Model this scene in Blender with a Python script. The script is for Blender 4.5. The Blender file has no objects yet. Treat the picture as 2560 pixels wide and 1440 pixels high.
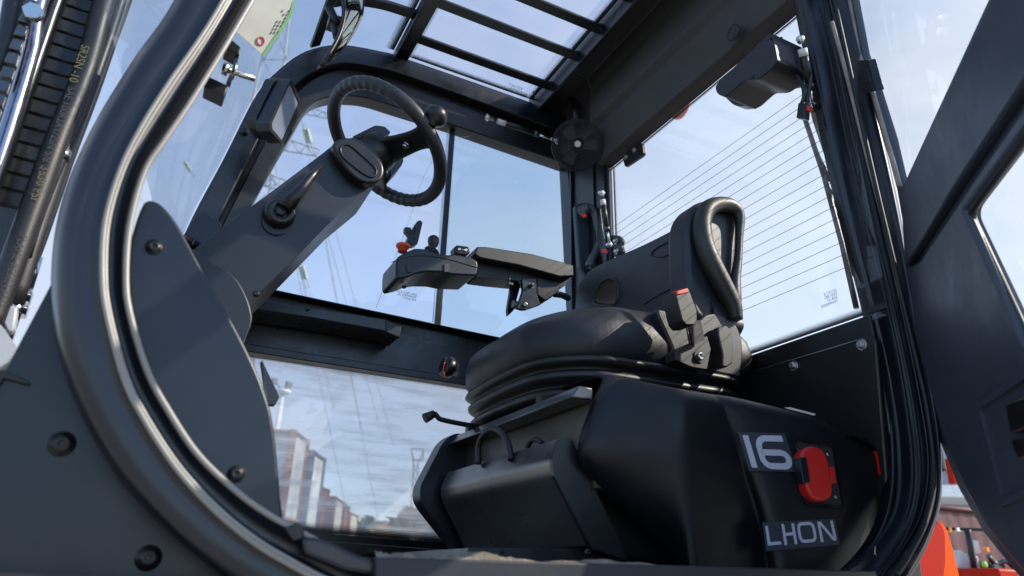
import bpy, math, random
from mathutils import Vector, Matrix
from mathutils.geometry import tessellate_polygon
random.seed(7)
S = bpy.context.scene
C = S.collection
# ------------------------------------------------------------------ camera
# world axes: X = towards the rear of the truck, Y = across the cab, Z = up; camera at the origin, ground at z = GZ
ROW_R = Vector((0.89000969, -0.45521189, 0.02578555))
ROW_D = Vector((0.19639783, 0.33172123, -0.92270738))
ROW_F = Vector((0.41147376, 0.82628273, 0.38463774))
FPX = 1757.865
GZ = -0.85
cam = bpy.data.cameras.new('camera')
cam.sensor_width = 36; cam.lens = FPX / 2560 * 36
cam.clip_start = 0.02; cam.clip_end = 3000
cam.dof.use_dof = True; cam.dof.focus_distance = 1.62; cam.dof.aperture_fstop = 4.5
co = bpy.data.objects.new('camera', cam); C.objects.link(co); S.camera = co
u = -ROW_D; b = -ROW_F
co.matrix_world = Matrix(((ROW_R.x, u.x, b.x, 0), (ROW_R.y, u.y, b.y, 0), (ROW_R.z, u.z, b.z, 0), (0, 0, 0, 1)))
# ------------------------------------------------------------------ light
SUN = Vector((1.0, -0.60, 0.82)).normalized()
w = bpy.data.worlds.new('World'); S.world = w; w.use_nodes = True
nt = w.node_tree; N = nt.nodes; L = nt.links; N.clear()
out = N.new('ShaderNodeOutputWorld'); bg = N.new('ShaderNodeBackground')
sky = N.new('ShaderNodeTexSky'); sky.sky_type = 'NISHITA'; sky.sun_disc = False
sky.sun_elevation = math.asin(SUN.z); sky.sun_rotation = math.atan2(SUN.x, SUN.y)
sky.air_density = 1.0; sky.dust_density = .4; sky.ozone_density = 4.0
tc = N.new('ShaderNodeTexCoord'); mp = N.new('ShaderNodeMapping'); mp.inputs['Scale'].default_value = (1, 1, 2.2)
nz = N.new('ShaderNodeTexNoise'); nz.inputs['Scale'].default_value = 1.7; nz.inputs['Detail'].default_value = 7; nz.inputs['Roughness'].default_value = .55
rp = N.new('ShaderNodeValToRGB'); rp.color_ramp.elements[0].position = .42; rp.color_ramp.elements[1].position = .72
rp.color_ramp.elements[0].color = (.38, .38, .38, 1); rp.color_ramp.elements[1].color = (.93, .93, .93, 1)
mx = N.new('ShaderNodeMix'); mx.data_type = 'RGBA'; mx.inputs[7].default_value = (2.35, 2.6, 3.05, 1)
L.new(tc.outputs['Generated'], mp.inputs[0]); L.new(mp.outputs[0], nz.inputs['Vector']); L.new(nz.outputs['Fac'], rp.inputs[0])
sy = N.new('ShaderNodeSeparateXYZ'); L.new(tc.outputs['Generated'], sy.inputs[0])
my = N.new('ShaderNodeMapRange'); my.interpolation_type = 'SMOOTHSTEP'; my.inputs[1].default_value = -.35; my.inputs[2].default_value = .35; my.inputs[3].default_value = .12; my.inputs[4].default_value = 1; L.new(sy.outputs[1], my.inputs[0])
cm_ = N.new('ShaderNodeMath'); cm_.operation = 'MULTIPLY'; L.new(rp.outputs[0], cm_.inputs[0]); L.new(my.outputs[0], cm_.inputs[1]); L.new(cm_.outputs[0], mx.inputs[0]); L.new(sky.outputs[0], mx.inputs[6]); vd = N.new('ShaderNodeVectorMath'); vd.operation = 'DOT_PRODUCT'; vd.inputs[1].default_value = Vector((.93, .05, .36)).normalized()
nrmz = N.new('ShaderNodeVectorMath'); nrmz.operation = 'NORMALIZE'; L.new(tc.outputs['Generated'], nrmz.inputs[0]); L.new(nrmz.outputs[0], vd.inputs[0])
n5 = N.new('ShaderNodeTexNoise'); n5.inputs['Scale'].default_value = 3.2; n5.inputs['Detail'].default_value = 8; n5.inputs['Roughness'].default_value = .6; L.new(mp.outputs[0], n5.inputs['Vector'])
vr = N.new('ShaderNodeMapRange'); vr.interpolation_type = 'SMOOTHSTEP'; vr.inputs[1].default_value = .55; vr.inputs[2].default_value = 1.0; vr.inputs[3].default_value = 0; vr.inputs[4].default_value = 1.7; L.new(vd.outputs['Value'], vr.inputs[0])
vm = N.new('ShaderNodeMath'); vm.operation = 'MULTIPLY'; vm.use_clamp = True; L.new(vr.outputs[0], vm.inputs[0]); L.new(n5.outputs['Fac'], vm.inputs[1])
m5 = N.new('ShaderNodeMix'); m5.data_type = 'RGBA'; m5.inputs[7].default_value = (3.5, 3.7, 3.95, 1); L.new(vm.outputs[0], m5.inputs[0]); L.new(mx.outputs[2], m5.inputs[6])
L.new(m5.outputs[2], bg.inputs[0])
bg.inputs[1].default_value = 0.15
L.new(bg.outputs[0], out.inputs[0])
sl = bpy.data.lights.new('sun', 'SUN'); sl.energy = 3.0; sl.angle = math.radians(.5); sl.color = (1, .90, .76)
so = bpy.data.objects.new('sun', sl); C.objects.link(so); so.rotation_euler = (-SUN).to_track_quat('-Z', 'Y').to_euler()
S.view_settings.view_transform = 'Standard'; S.view_settings.look = 'None'; S.view_settings.exposure = 1.0; S.view_settings.gamma = 1

# ------------------------------------------------------------------ helpers
def P(x, y, pl):
    """point of a real plane seen at photo pixel (x, y); pl = ('x'|'y'|'z', value) or (point, normal)"""
    r = ROW_R * ((x - 1280) / FPX) + ROW_D * ((y - 720) / FPX) + ROW_F
    if isinstance(pl[0], str):
        i = 'xyz'.index(pl[0]); return r * (pl[1] / r[i])
    return r * (pl[1].dot(pl[0]) / pl[1].dot(r))
def PS(pts, pl): return [P(x, y, pl) for x, y in pts]
def V(*a): return Vector(a)
class MB:
    def __init__(s): s.v = []; s.f = []; s.m = []; s.sm = []
    def add(s, vs, fs, mi=0, smooth=False):
        o = len(s.v); s.v += [Vector(v) for v in vs]
        for f in fs: s.f.append([i + o for i in f]); s.m.append(mi); s.sm.append(smooth)
        return s
    def prism(s, poly, ext, holes=(), mi=0):
        ext = Vector(ext); loops = [list(poly)] + [list(h) for h in holes]
        tri = tessellate_polygon(loops); allp = [p for l in loops for p in l]; n = len(allp)
        # drop degenerate triangles
        fs = [t for t in tri if len(set(t)) == 3]
        nrm = Vector()
        for t in fs: nrm += (allp[t[1]] - allp[t[0]]).cross(allp[t[2]] - allp[t[0]])
        front = [tuple(t) if nrm.dot(ext) < 0 else (t[0], t[2], t[1]) for t in fs]
        vs = allp + [p + ext for p in allp]
        if len(loops) == 1:
            na = Vector()
            for i in range(n): na += allp[i].cross(allp[(i + 1) % n])
            front = [tuple(range(n))] if na.dot(ext) < 0 else [tuple(range(n))[::-1]]
            F = front + [tuple(k + n for k in reversed(front[0]))]
        else: F = list(front) + [(a + n, c + n, b_ + n) for a, b_, c in front]
        base = 0
        for l in loops:
            k = len(l)
            for i in range(k):
                a = base + i; c = base + (i + 1) % k
                F.append((a, c, c + n, a + n))
            base += k
        return s.add(vs, F, mi)
    def box(s, c, sz, rot=None, mi=0):
        c = Vector(c); vs = []
        for dx in (-.5, .5):
            for dy in (-.5, .5):
                for dz in (-.5, .5):
                    q = Vector((dx * sz[0], dy * sz[1], dz * sz[2]))
                    if rot is not None: q = rot @ q
                    vs.append(c + q)
        return s.add(vs, [(0, 1, 3, 2), (4, 6, 7, 5), (0, 4, 5, 1), (2, 3, 7, 6), (0, 2, 6, 4), (1, 5, 7, 3)], mi)
    def tube(s, path, r, seg=10, closed=False, mi=0, caps=True):
        path = [Vector(p) for p in path]; n = len(path)
        rs = r if isinstance(r, (list, tuple)) else [r] * n
        T = []
        for i in range(n):
            a = path[(i - 1) % n] if (closed or i > 0) else path[i]
            c = path[(i + 1) % n] if (closed or i < n - 1) else path[i]
            d = (c - a); T.append(d.normalized() if d.length > 1e-9 else Vector((0, 0, 1)))
        up = Vector((0, 0, 1)) if abs(T[0].z) < .9 else Vector((1, 0, 0))
        X = T[0].cross(up).normalized(); vs = []
        for i in range(n):
            X = (X - T[i] * X.dot(T[i])).normalized(); Yv = T[i].cross(X)
            for k in range(seg):
                a = 2 * math.pi * k / seg
                vs.append(path[i] + (X * math.cos(a) + Yv * math.sin(a)) * rs[i])
        F = []
        for i in range(n if closed else n - 1):
            j = (i + 1) % n
            for k in range(seg):
                l = (k + 1) % seg
                F.append((i * seg + k, i * seg + l, j * seg + l, j * seg + k))
        s.add(vs, F, mi, True)
        if caps and not closed:
            o = len(s.v) - n * seg
            s.f.append([o + k for k in range(seg)][::-1]); s.m.append(mi); s.sm.append(False)
            s.f.append([o + (n - 1) * seg + k for k in range(seg)]); s.m.append(mi); s.sm.append(False)
        return s
    def lathe(s, p0, d, prof, seg=24, mi=0):
        """prof: (distance along d, radius)"""
        p0 = Vector(p0); d = Vector(d).normalized()
        up = Vector((0, 0, 1)) if abs(d.z) < .9 else Vector((1, 0, 0))
        X = d.cross(up).normalized(); Yv = d.cross(X); vs = []; F = []
        for t, r in prof:
            for k in range(seg):
                a = 2 * math.pi * k / seg
                vs.append(p0 + d * t + (X * math.cos(a) + Yv * math.sin(a)) * max(r, 1e-5))
        for i in range(len(prof) - 1):
            for k in range(seg):
                l = (k + 1) % seg
                F.append((i * seg + k, (i + 1) * seg + k, (i + 1) * seg + l, i * seg + l))
        s.add(vs, F, mi, True)
        o = len(s.v) - len(prof) * seg
        s.f.append([o + k for k in range(seg)]); s.m.append(mi); s.sm.append(False)
        s.f.append([o + (len(prof) - 1) * seg + k for k in range(seg)][::-1]); s.m.append(mi); s.sm.append(False)
        return s
    def loft(s, rows, closed=False, smooth=True, mi=0):
        n = len(rows[0]); vs = [p for r in rows for p in r]; F = []
        for i in range(len(rows) - 1):
            for k in range(n if closed else n - 1):
                l = (k + 1) % n
                F.append((i * n + k, i * n + l, (i + 1) * n + l, (i + 1) * n + k))
        return s.add(vs, F, mi, smooth)
    def hexbolt(s, p, d, r=.008, h=.006, washer=True, mi=0):
        d = Vector(d).normalized()
        if washer: s.lathe(p, d, [(0, r * 1.5), (.0015, r * 1.5)], 20, mi)
        s.lathe(Vector(p) + d * .0015, d, [(0, r), (h, r), (h + .001, r * .85)], 6, mi)
        for i in range(-6 * 4 - 2, 0): pass
        return s
    def dome(s, p, d, r, mi=0):
        return s.lathe(p, d, [(0, r * 1.25), (.001, r * 1.25), (.0012, r)] + [(.0012 + r * .55 * math.sin(a), r * math.cos(a)) for a in (.4, .8, 1.2)] + [(r * .55, r * .3), (r * .35, r * .28)], 22, mi)

def smoothpath(pts, sub=6, closed=False):
    pts = [Vector(p) for p in pts]; n = len(pts); o = []
    rng = range(n) if closed else range(n - 1)
    for i in rng:
        p1 = pts[i]; p2 = pts[(i + 1) % n]
        p0 = pts[i - 1] if (closed or i > 0) else p1 * 2 - p2
        p3 = pts[(i + 2) % n] if (closed or i + 2 < n) else p2 * 2 - p1
        for k in range(sub):
            t = k / sub
            o.append(.5 * ((2 * p1) + (p2 - p0) * t + (2 * p0 - 5 * p1 + 4 * p2 - p3) * t * t + (3 * p1 - p0 - 3 * p2 + p3) * t ** 3))
    if not closed: o.append(pts[-1])
    return o
def sp2(pts, sub=5, closed=True):
    return [(v.x, v.y) for v in smoothpath([(x, y, 0) for x, y in pts], sub, closed)]
def roundpoly(pts, r, seg=5):
    """2D pixel polygon with rounded corners"""
    n = len(pts); o = []
    for i in range(n):
        p = Vector(pts[i]); a = Vector(pts[i - 1]) - p; c = Vector(pts[(i + 1) % n]) - p
        rr = r[i] if isinstance(r, (list, tuple)) else r
        rr = min(rr, a.length * .48, c.length * .48)
        if rr < .5: o.append((p.x, p.y)); continue
        A = p + a.normalized() * rr; B = p + c.normalized() * rr
        for k in range(seg + 1):
            t = k / seg; q = A * (1 - t) ** 2 + p * 2 * t * (1 - t) + B * t * t
            o.append((q.x, q.y))
    return o
def obj(name, mb, mats, parent=None, bevel=0, bseg=2, subsurf=0, label=None, crease=None, ang=35, auto=True, kind=None):
    me = bpy.data.meshes.new(name); me.from_pydata([tuple(v) for v in mb.v], [], mb.f)
    if not isinstance(mats, (list, tuple)): mats = [mats]
    for m in mats: me.materials.append(m)
    for p_, mi, sm in zip(me.polygons, mb.m, mb.sm): p_.material_index = mi; p_.use_smooth = sm
    me.validate(); me.update()
    o = bpy.data.objects.new(name, me); C.objects.link(o)
    if parent is not None: o.parent = parent
    if bevel:
        md = o.modifiers.new('bevel', 'BEVEL'); md.width = bevel; md.segments = bseg; md.limit_method = 'ANGLE'; md.angle_limit = math.radians(ang)
        md.harden_normals = False
        for p_ in me.polygons: p_.use_smooth = True
        try: me.set_sharp_from_angle(angle=math.radians(60))
        except Exception: pass
    if subsurf:
        md = o.modifiers.new('sub', 'SUBSURF'); md.levels = subsurf; md.render_levels = subsurf
        for p_ in me.polygons: p_.use_smooth = True
    if label: o['label'] = label
    if kind: o['kind'] = kind
    return o
def thing(name, label, cat, loc=(0, 0, 0), group=None):
    o = bpy.data.objects.new(name, None); C.objects.link(o); o.location = loc
    o['label'] = label; o['category'] = cat; o.empty_display_size = .1
    if group: o['group'] = group
    return o
def tag(o, label, cat, group=None):
    o['label'] = label; o['category'] = cat
    if group: o['group'] = group
    return o
def px(name, pts, pl, ext, mats, parent=None, holes=(), **k):
    m = MB().prism(PS(pts, pl), ext, [PS(h, pl) for h in holes])
    return obj(name, m, mats, parent, **k)

# ------------------------------------------------------------------ materials
def mat(name, col, rough=.5, metal=0, bump=0, bscale=400, var=.12, vscale=6, spec=.6, coat=0, dust=0, trans=0, rvar=.08, bdist=.0006):
    m = bpy.data.materials.new(name); m.use_nodes = True; nt = m.node_tree; N = nt.nodes; L = nt.links
    bs = N['Principled BSDF']; bs.inputs['Metallic'].default_value = metal
    bs.inputs['Specular IOR Level'].default_value = spec; bs.inputs['Coat Weight'].default_value = coat; bs.inputs['Coat Roughness'].default_value = .25
    tc = N.new('ShaderNodeTexCoord'); nz = N.new('ShaderNodeTexNoise'); nz.inputs['Scale'].default_value = vscale; nz.inputs['Detail'].default_value = 6
    L.new(tc.outputs['Object'], nz.inputs['Vector'])
    mr = N.new('ShaderNodeMapRange'); mr.inputs[1].default_value = .3; mr.inputs[2].default_value = .7; mr.inputs[3].default_value = 1 - var; mr.inputs[4].default_value = 1 + var
    L.new(nz.outputs['Fac'], mr.inputs[0])
    mul = N.new('ShaderNodeVectorMath'); mul.operation = 'SCALE'; mul.inputs[0].default_value = col[:3]; L.new(mr.outputs[0], mul.inputs['Scale'])
    colout = mul.outputs[0]
    r2 = N.new('ShaderNodeMapRange'); r2.inputs[1].default_value = .3; r2.inputs[2].default_value = .7; r2.inputs[3].default_value = max(.02, rough - rvar); r2.inputs[4].default_value = min(1, rough + rvar)
    n2 = N.new('ShaderNodeTexNoise'); n2.inputs['Scale'].default_value = vscale * 3.1; n2.inputs['Detail'].default_value = 8; n2.inputs['Roughness'].default_value = .7
    L.new(tc.outputs['Object'], n2.inputs['Vector']); L.new(n2.outputs['Fac'], r2.inputs[0]); L.new(r2.outputs[0], bs.inputs['Roughness'])
    if dust:
        # settled dust: fine specks plus a film on surfaces that face up
        v = N.new('ShaderNodeTexVoronoi'); v.inputs['Scale'].default_value = 70; L.new(tc.outputs['Object'], v.inputs['Vector'])
        th = N.new('ShaderNodeMath'); th.operation = 'LESS_THAN'; th.inputs[1].default_value = .035 + .05 * dust; L.new(v.outputs['Distance'], th.inputs[0])
        n3 = N.new('ShaderNodeTexNoise'); n3.inputs['Scale'].default_value = 9; n3.inputs['Detail'].default_value = 10; n3.inputs['Roughness'].default_value = .75; L.new(tc.outputs['Object'], n3.inputs['Vector'])
        t3 = N.new('ShaderNodeMapRange'); t3.inputs[1].default_value = .45; t3.inputs[2].default_value = .8; t3.inputs[3].default_value = 0; t3.inputs[4].default_value = dust; L.new(n3.outputs['Fac'], t3.inputs[0])
        ml = N.new('ShaderNodeMath'); ml.operation = 'MULTIPLY'; L.new(th.outputs[0], ml.inputs[0]); L.new(n3.outputs['Fac'], ml.inputs[1])
        ad = N.new('ShaderNodeMath'); ad.operation = 'ADD'; ad.use_clamp = True; L.new(t3.outputs[0], ad.inputs[0]); L.new(ml.outputs[0], ad.inputs[1])
        mm = N.new('ShaderNodeMix'); mm.data_type = 'RGBA'; L.new(ad.outputs[0], mm.inputs[0]); L.new(colout, mm.inputs[6]); mm.inputs[7].default_value = (.20, .17, .135, 1)
        colout = mm.outputs[2]
    L.new(colout, bs.inputs['Base Color'])
    if bump:
        bn = N.new('ShaderNodeTexNoise'); bn.inputs['Scale'].default_value = bscale; bn.inputs['Detail'].default_value = 3; L.new(tc.outputs['Object'], bn.inputs['Vector'])
        bp = N.new('ShaderNodeBump'); bp.inputs['Strength'].default_value = bump; bp.inputs['Distance'].default_value = bdist; L.new(bn.outputs['Fac'], bp.inputs['Height'])
        L.new(bp.outputs[0], bs.inputs['Normal'])
    return m
M_paint = mat('black_satin_paint', (.004, .005, .008), .30, spec=.6, bump=.1, bscale=500, dust=.008, bdist=.0003)
M_paint2 = mat('black_powder_coat', (.004, .0044, .006), .36, bump=.15, bscale=700, dust=.008, bdist=.0003)
M_post = mat('blue_black_frame_paint', (.004, .006, .013), .36, spec=.62, bump=.06, bscale=450, dust=.03, rvar=.04, bdist=.0002)
M_bead = mat('rib_highlight_cream', (.22, .205, .18), .42, dust=.3, spec=.8)  # cream base colour stands in for sun highlights along the frame ribs
M_door = mat('slate_door_paint', (.036, .046, .066), .40, spec=.6, bump=.1, bscale=500, dust=.02)
M_panel = mat('slate_plastic_panel', (.004, .0075, .017), .35, spec=.5, bump=.08, bscale=600, dust=.03, rvar=.04, bdist=.0003)
M_plastic = mat('charcoal_moulded_plastic', (.004, .0065, .013), .42, spec=.55, bump=.25, bscale=900, dust=.006, rvar=.05, bdist=.0003)
M_satin = mat('satin_black_steel', (.014, .016, .022), .32, spec=1.0, coat=.6, bump=.05)
M_cowl = mat('black_moulded_cowl', (.0045, .0055, .0085), .46, spec=.42, bump=.25, bscale=900, bdist=.0003, dust=.012)
M_fan = mat('grey_fan_wire', (.07, .075, .085), .4)
M_black = mat('black_plastic', (.008, .008, .009), .36, spec=.45, bump=.15, bscale=800, bdist=.0003)
M_rubber = mat('black_rubber', (.007, .0075, .009), .55, bump=.2, bscale=300, dust=.03)
M_bellow = mat('rubber_bellows', (.008, .008, .010), .45, bump=.1, bscale=200, dust=.03)
M_vinyl = mat('black_vinyl', (.011, .012, .016), .45, bump=.5, bscale=350, bdist=.0008, vscale=4)
M_grain = mat('grained_foam', (.013, .012, .011), .48, spec=.6, bump=.35)
M_hose = mat('hydraulic_hose_rubber', (.012, .013, .016), .48, spec=.5, bump=.3, bscale=250, dust=.03)
M_steel = mat('zinc_steel', (.62, .62, .60), .28, 1, bump=.1, bscale=200)
M_bronze = mat('sunlit_brown_metal', (.10, .075, .06), .35, .6, bump=.2, bscale=200)  # brown base colour stands in for sunlight on the wiper
M_dark_steel = mat('dark_steel', (.12, .125, .13), .35, 1, bump=.2, bscale=200)
M_chrome = mat('polished_chrome', (.75, .76, .80), .12, 1)
M_pipe = mat('plated_pipe', (.34, .33, .38), .22, 1)
M_roof = mat('black_roof_lining', (.030, .026, .025), .55, bump=.2, dust=.02)
M_red = mat('red_plastic', (.62, .018, .014), .42, bump=.2, bscale=600)
M_orange = mat('orange_body_paint', (.80, .085, .003), .45, spec=.1)
M_redpaint = mat('red_body_paint', (.42, .016, .004), .45, spec=.1)
M_button = mat('orange_red_button', (.75, .07, .02), .4)
M_white = mat('white_plastic', (.75, .75, .74), .5)
M_label = mat('pale_label', (.62, .60, .58), .5)
M_mast = mat('grey_mast_paint', (.42, .45, .50), .45, dust=.2)
M_dirt = mat('sandy_dirt', (.20, .165, .12), .95, bump=1, bscale=120, var=.45, vscale=40, bdist=.004)
M_tan = mat('dusty_sunlit_trim', (.26, .235, .20), .6, dust=.3, var=.3, vscale=30)  # tan mixes real dust with sunlight painted onto the seal edges
M_lens = mat('pale_screen', (.22, .25, .32), .15)
M_decal = mat('dark_decal_film', (.045, .05, .065), .3)
M_ink = mat('pale_decal_ink', (.52, .55, .66), .35)
M_paper = mat('paper_tag', (.46, .45, .38), .7, var=.1, vscale=20)
M_ink2 = mat('black_print', (.03, .03, .03), .6)
M_grass = mat('leaf_green', (.06, .085, .035), .8, var=.5)
def wrinkle(m):
    nt = m.node_tree; N = nt.nodes; L = nt.links; bs = N['Principled BSDF']; old = bs.inputs['Normal'].links[0].from_node
    tc = N.new('ShaderNodeTexCoord'); mp = N.new('ShaderNodeMapping'); mp.inputs['Scale'].default_value = (75, 14, 12); mp.inputs['Rotation'].default_value = (0, .25, 0)
    nz = N.new('ShaderNodeTexNoise'); nz.inputs['Scale'].default_value = 1; nz.inputs['Detail'].default_value = 2
    bp = N.new('ShaderNodeBump'); bp.inputs['Strength'].default_value = .3; bp.inputs['Distance'].default_value = .0018
    L.new(tc.outputs['Object'], mp.inputs[0]); L.new(mp.outputs[0], nz.inputs['Vector']); L.new(nz.outputs['Fac'], bp.inputs['Height'])
    L.new(old.outputs[0], bp.inputs['Normal']); L.new(bp.outputs[0], bs.inputs['Normal'])
M_cush = mat('wrinkled_vinyl', (.011, .012, .016), .48, bump=.4, bscale=350, bdist=.0006, spec=.5); wrinkle(M_cush)
def glass(name, tint, rough=.02, dirt=.03, dscale=(6, 6, 6), dcol=(.75, .8, .88), ior=1.45, dlo=.5, dhi=.75, base=None):
    m = bpy.data.materials.new(name); m.use_nodes = True; nt = m.node_tree; N = nt.nodes; L = nt.links; N.clear()
    o = N.new('ShaderNodeOutputMaterial'); t = N.new('ShaderNodeBsdfTransparent'); t.inputs[0].default_value = (*tint, 1)
    g = N.new('ShaderNodeBsdfGlossy'); g.inputs['Roughness'].default_value = rough
    ge = N.new('ShaderNodeNewGeometry'); dt = N.new('ShaderNodeVectorMath'); dt.operation = 'DOT_PRODUCT'; L.new(ge.outputs['Incoming'], dt.inputs[0]); L.new(ge.outputs['Normal'], dt.inputs[1])
    def mth(op, a, b_):
        q = N.new('ShaderNodeMath'); q.operation = op; q.use_clamp = op != 'ABSOLUTE'
        for i, z in enumerate((a, b_)):
            if isinstance(z, (int, float)): q.inputs[i].default_value = z
            else: L.new(z, q.inputs[i])
        return q.outputs[0]
    f5 = mth('POWER', mth('SUBTRACT', 1.0, mth('ABSOLUTE', dt.outputs['Value'], 0)), 5.0)
    fres = mth('MULTIPLY_ADD', f5, .7); L.new(fres, N.new('NodeReroute').inputs[0]); fres.node.inputs[2].default_value = .06
    mx = N.new('ShaderNodeMixShader'); L.new(fres, mx.inputs[0]); L.new(t.outputs[0], mx.inputs[1]); L.new(g.outputs[0], mx.inputs[2])
    d = N.new('ShaderNodeBsdfDiffuse'); d.inputs[0].default_value = (*dcol, 1); tl = N.new('ShaderNodeBsdfTranslucent'); tl.inputs[0].default_value = (*dcol, 1)
    ad = N.new('ShaderNodeMixShader'); L.new(d.outputs[0], ad.inputs[1]); L.new(tl.outputs[0], ad.inputs[2]); ad.inputs[0].default_value = .6
    tc = N.new('ShaderNodeTexCoord'); mp = N.new('ShaderNodeMapping'); mp.inputs['Scale'].default_value = dscale
    nz = N.new('ShaderNodeTexNoise'); nz.inputs['Scale'].default_value = 1; nz.inputs['Detail'].default_value = 5; nz.inputs['Roughness'].default_value = .6
    L.new(tc.outputs['Object'], mp.inputs[0]); L.new(mp.outputs[0], nz.inputs['Vector'])
    mr = N.new('ShaderNodeMapRange'); mr.inputs[1].default_value = dlo; mr.inputs[2].default_value = dhi; mr.inputs[3].default_value = dirt * .3 if base is None else base; mr.inputs[4].default_value = dirt
    L.new(nz.outputs['Fac'], mr.inputs[0]); m2 = N.new('ShaderNodeMixShader')
    L.new(mr.outputs[0], m2.inputs[0]); L.new(mx.outputs[0], m2.inputs[1]); L.new(ad.outputs[0], m2.inputs[2]); L.new(m2.outputs[0], o.inputs[0])
    return m
G_clear = glass('window_glass', (.93, .95, .97), dirt=.05)
G_roof = glass('whitened_roof_glass', (.95, .95, .97), dirt=.30, dscale=(3, 3, 3), dlo=.3, dhi=.7)  # pale film whitens the sky seen through the roof
G_side = glass('tinted_side_glass', (.72, .84, .90), dirt=.06)
G_slide = glass('sliding_pane_glass', (.86, .90, .97), dirt=.04)
G_low = glass('smeared_lower_glass', (.80, .81, .83), dcol=(.74, .76, .80), base=.36, dirt=.80, dscale=(6, 4, 48), dlo=.46, dhi=.70)
G_wind = glass('windshield_glass', (.80, .88, .95), dirt=.22, dscale=(5, 5, 1.4), dlo=.4, dhi=.7)  # streaked pale film paints in the bluish reflection bands
G_rear = glass('rear_glass', (.93, .955, .97), dirt=.10, dscale=(2, 3, 3))
def frit(name, n_u, n_v):
    """printed dot border: dots shrink across the strip, nothing between them"""
    m = bpy.data.materials.new(name); m.use_nodes = True; nt = m.node_tree; N = nt.nodes; L = nt.links
    bs = N['Principled BSDF']; bs.inputs['Base Color'].default_value = (.012, .012, .014, 1); bs.inputs['Roughness'].default_value = .4
    uv = N.new('ShaderNodeUVMap'); sep = N.new('ShaderNodeSeparateXYZ'); L.new(uv.outputs[0], sep.inputs[0])
    def mth(op, a, b_=None):
        q = N.new('ShaderNodeMath'); q.operation = op
        for i, z in enumerate((a, b_)):
            if z is None: continue
            if isinstance(z, (int, float)): q.inputs[i].default_value = z
            else: L.new(z, q.inputs[i])
        return q.outputs[0]
    v = mth('MULTIPLY', sep.outputs[1], n_v); row = mth('FLOOR', v)
    uu = mth('ADD', mth('MULTIPLY', sep.outputs[0], n_u), mth('MULTIPLY', row, .5))
    a = mth('SUBTRACT', mth('FRACT', uu), .5); c = mth('SUBTRACT', mth('FRACT', v), .5)
    d = mth('SQRT', mth('ADD', mth('MULTIPLY', a, a), mth('MULTIPLY', c, c)))
    rad = mth('SUBTRACT', .72, mth('MULTIPLY', mth('DIVIDE', row, n_v), .55))
    L.new(mth('LESS_THAN', d, rad), bs.inputs['Alpha'])
    return m
M_frit = frit('glass_dot_border', 260, 6)
def strip(name, a, c, wv, parent, mats=None):
    """flat strip with UVs from edge a->c, widening by vector(s) wv"""
    a = Vector(a); c = Vector(c); wa, wc = (wv if isinstance(wv, tuple) and isinstance(wv[0], Vector) else (wv, wv))
    me = bpy.data.meshes.new(name); me.from_pydata([a, c, c + wc, a + wa], [], [(0, 1, 2, 3)])
    ul = me.uv_layers.new(name='UVMap'); ln = (c - a).length / 1.2
    for i, q in enumerate(((0, 0), (ln, 0), (ln, 1), (0, 1))): ul.data[i].uv = q
    me.materials.append(mats or M_frit); o = bpy.data.objects.new(name, me); C.objects.link(o); o.parent = parent; return o

# ================================================================== SETTING
def ground():
    m = mat('concrete_yard', (.30, .29, .27), .9, bump=.4, bscale=8, var=.25, vscale=.4, bdist=.01)
    b_ = MB().add([(-900, -900, GZ), (900, -900, GZ), (900, 1500, GZ), (-900, 1500, GZ)], [(0, 1, 2, 3)])
    obj('ground', b_, m, kind='structure')
ground()
FL = thing('forklift', 'black forklift cab with open door seen from low beside its left doorway', 'forklift', (0.5, 1.38, GZ))
LOC = Vector((0.5, 1.38, GZ))
_obj = obj
def part(name, mb, mats, parent=None, **k):
    """child of the forklift (or of one of its parts); geometry is given in world space"""
    par = parent or FL
    o = _obj(name, mb, mats, par, **k)
    o.matrix_parent_inverse = Matrix.Translation(-LOC) if par is FL else Matrix.Identity(4)
    return o
def ppx(name, pts, pl, ext, mats, parent=None, holes=(), **k):
    return part(name, MB().prism(PS(pts, pl), ext, [PS(h, pl) for h in holes]), mats, parent, **k)
F_ = ('y', 1.92); RX = ('x', 1.2)

# ------------------------------------------------------------------ far side frame
outer = [(430, 660), (480, 545), (560, 395), (640, 238), (700, 172), (765, 128), (850, 112), (960, 130), (1010, 145), (1310, 250), (1440, 300), (1600, 360), (1640, 1500), (640, 1500), (560, 1300), (440, 900)]
win = [(570, 640), (655, 465), (735, 325), (775, 260), (820, 240), (860, 237), (920, 243), (1000, 268), (1127, 308), (1419, 410), (1437, 740), (1446, 884), (1195, 832), (700, 727), (580, 700)]
low = roundpoly([(600, 873), (640, 880), (1095, 948), (1400, 996), (1410, 1380), (1125, 1358), (870, 1338), (640, 1318), (590, 1313)], 4)
outer = [q for q in sp2(outer[:11], 4, False)] + outer[11:]
win = sp2(win[:9], 4, False) + win[9:]
OP = PS(outer, F_)
for p in OP: p.x = min(p.x, 1.215)
farf = part('side_frame', MB().prism(OP, (0, .06, 0), [PS(win, F_), PS(low, F_)]), M_paint, bevel=.004, label='far side cab frame with arched front corner')
def bandloft(ca, cb, ya, yb, back, mats, name, parent, sub=4, **k):
    """raised band between two pixel curves: top faces between them plus side walls to plane 'back'"""
    A = smoothpath([P(x, y, ('y', ya)) for x, y in ca], sub); B = smoothpath([P(x, y, ('y', yb)) for x, y in cb], sub)
    bk = lambda pts: [V(p.x, back, p.z) for p in pts]
    m = MB().loft([bk(A), A, B, bk(B)], smooth=False)
    return part(name, m, mats, parent, bevel=.004, ang=30, **k)
cO = [(452, 600), (482, 545), (560, 398), (640, 242), (703, 176), (767, 132), (850, 116), (960, 134), (1010, 149), (1160, 200), (1310, 255), (1400, 287), (1480, 318)]
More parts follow.
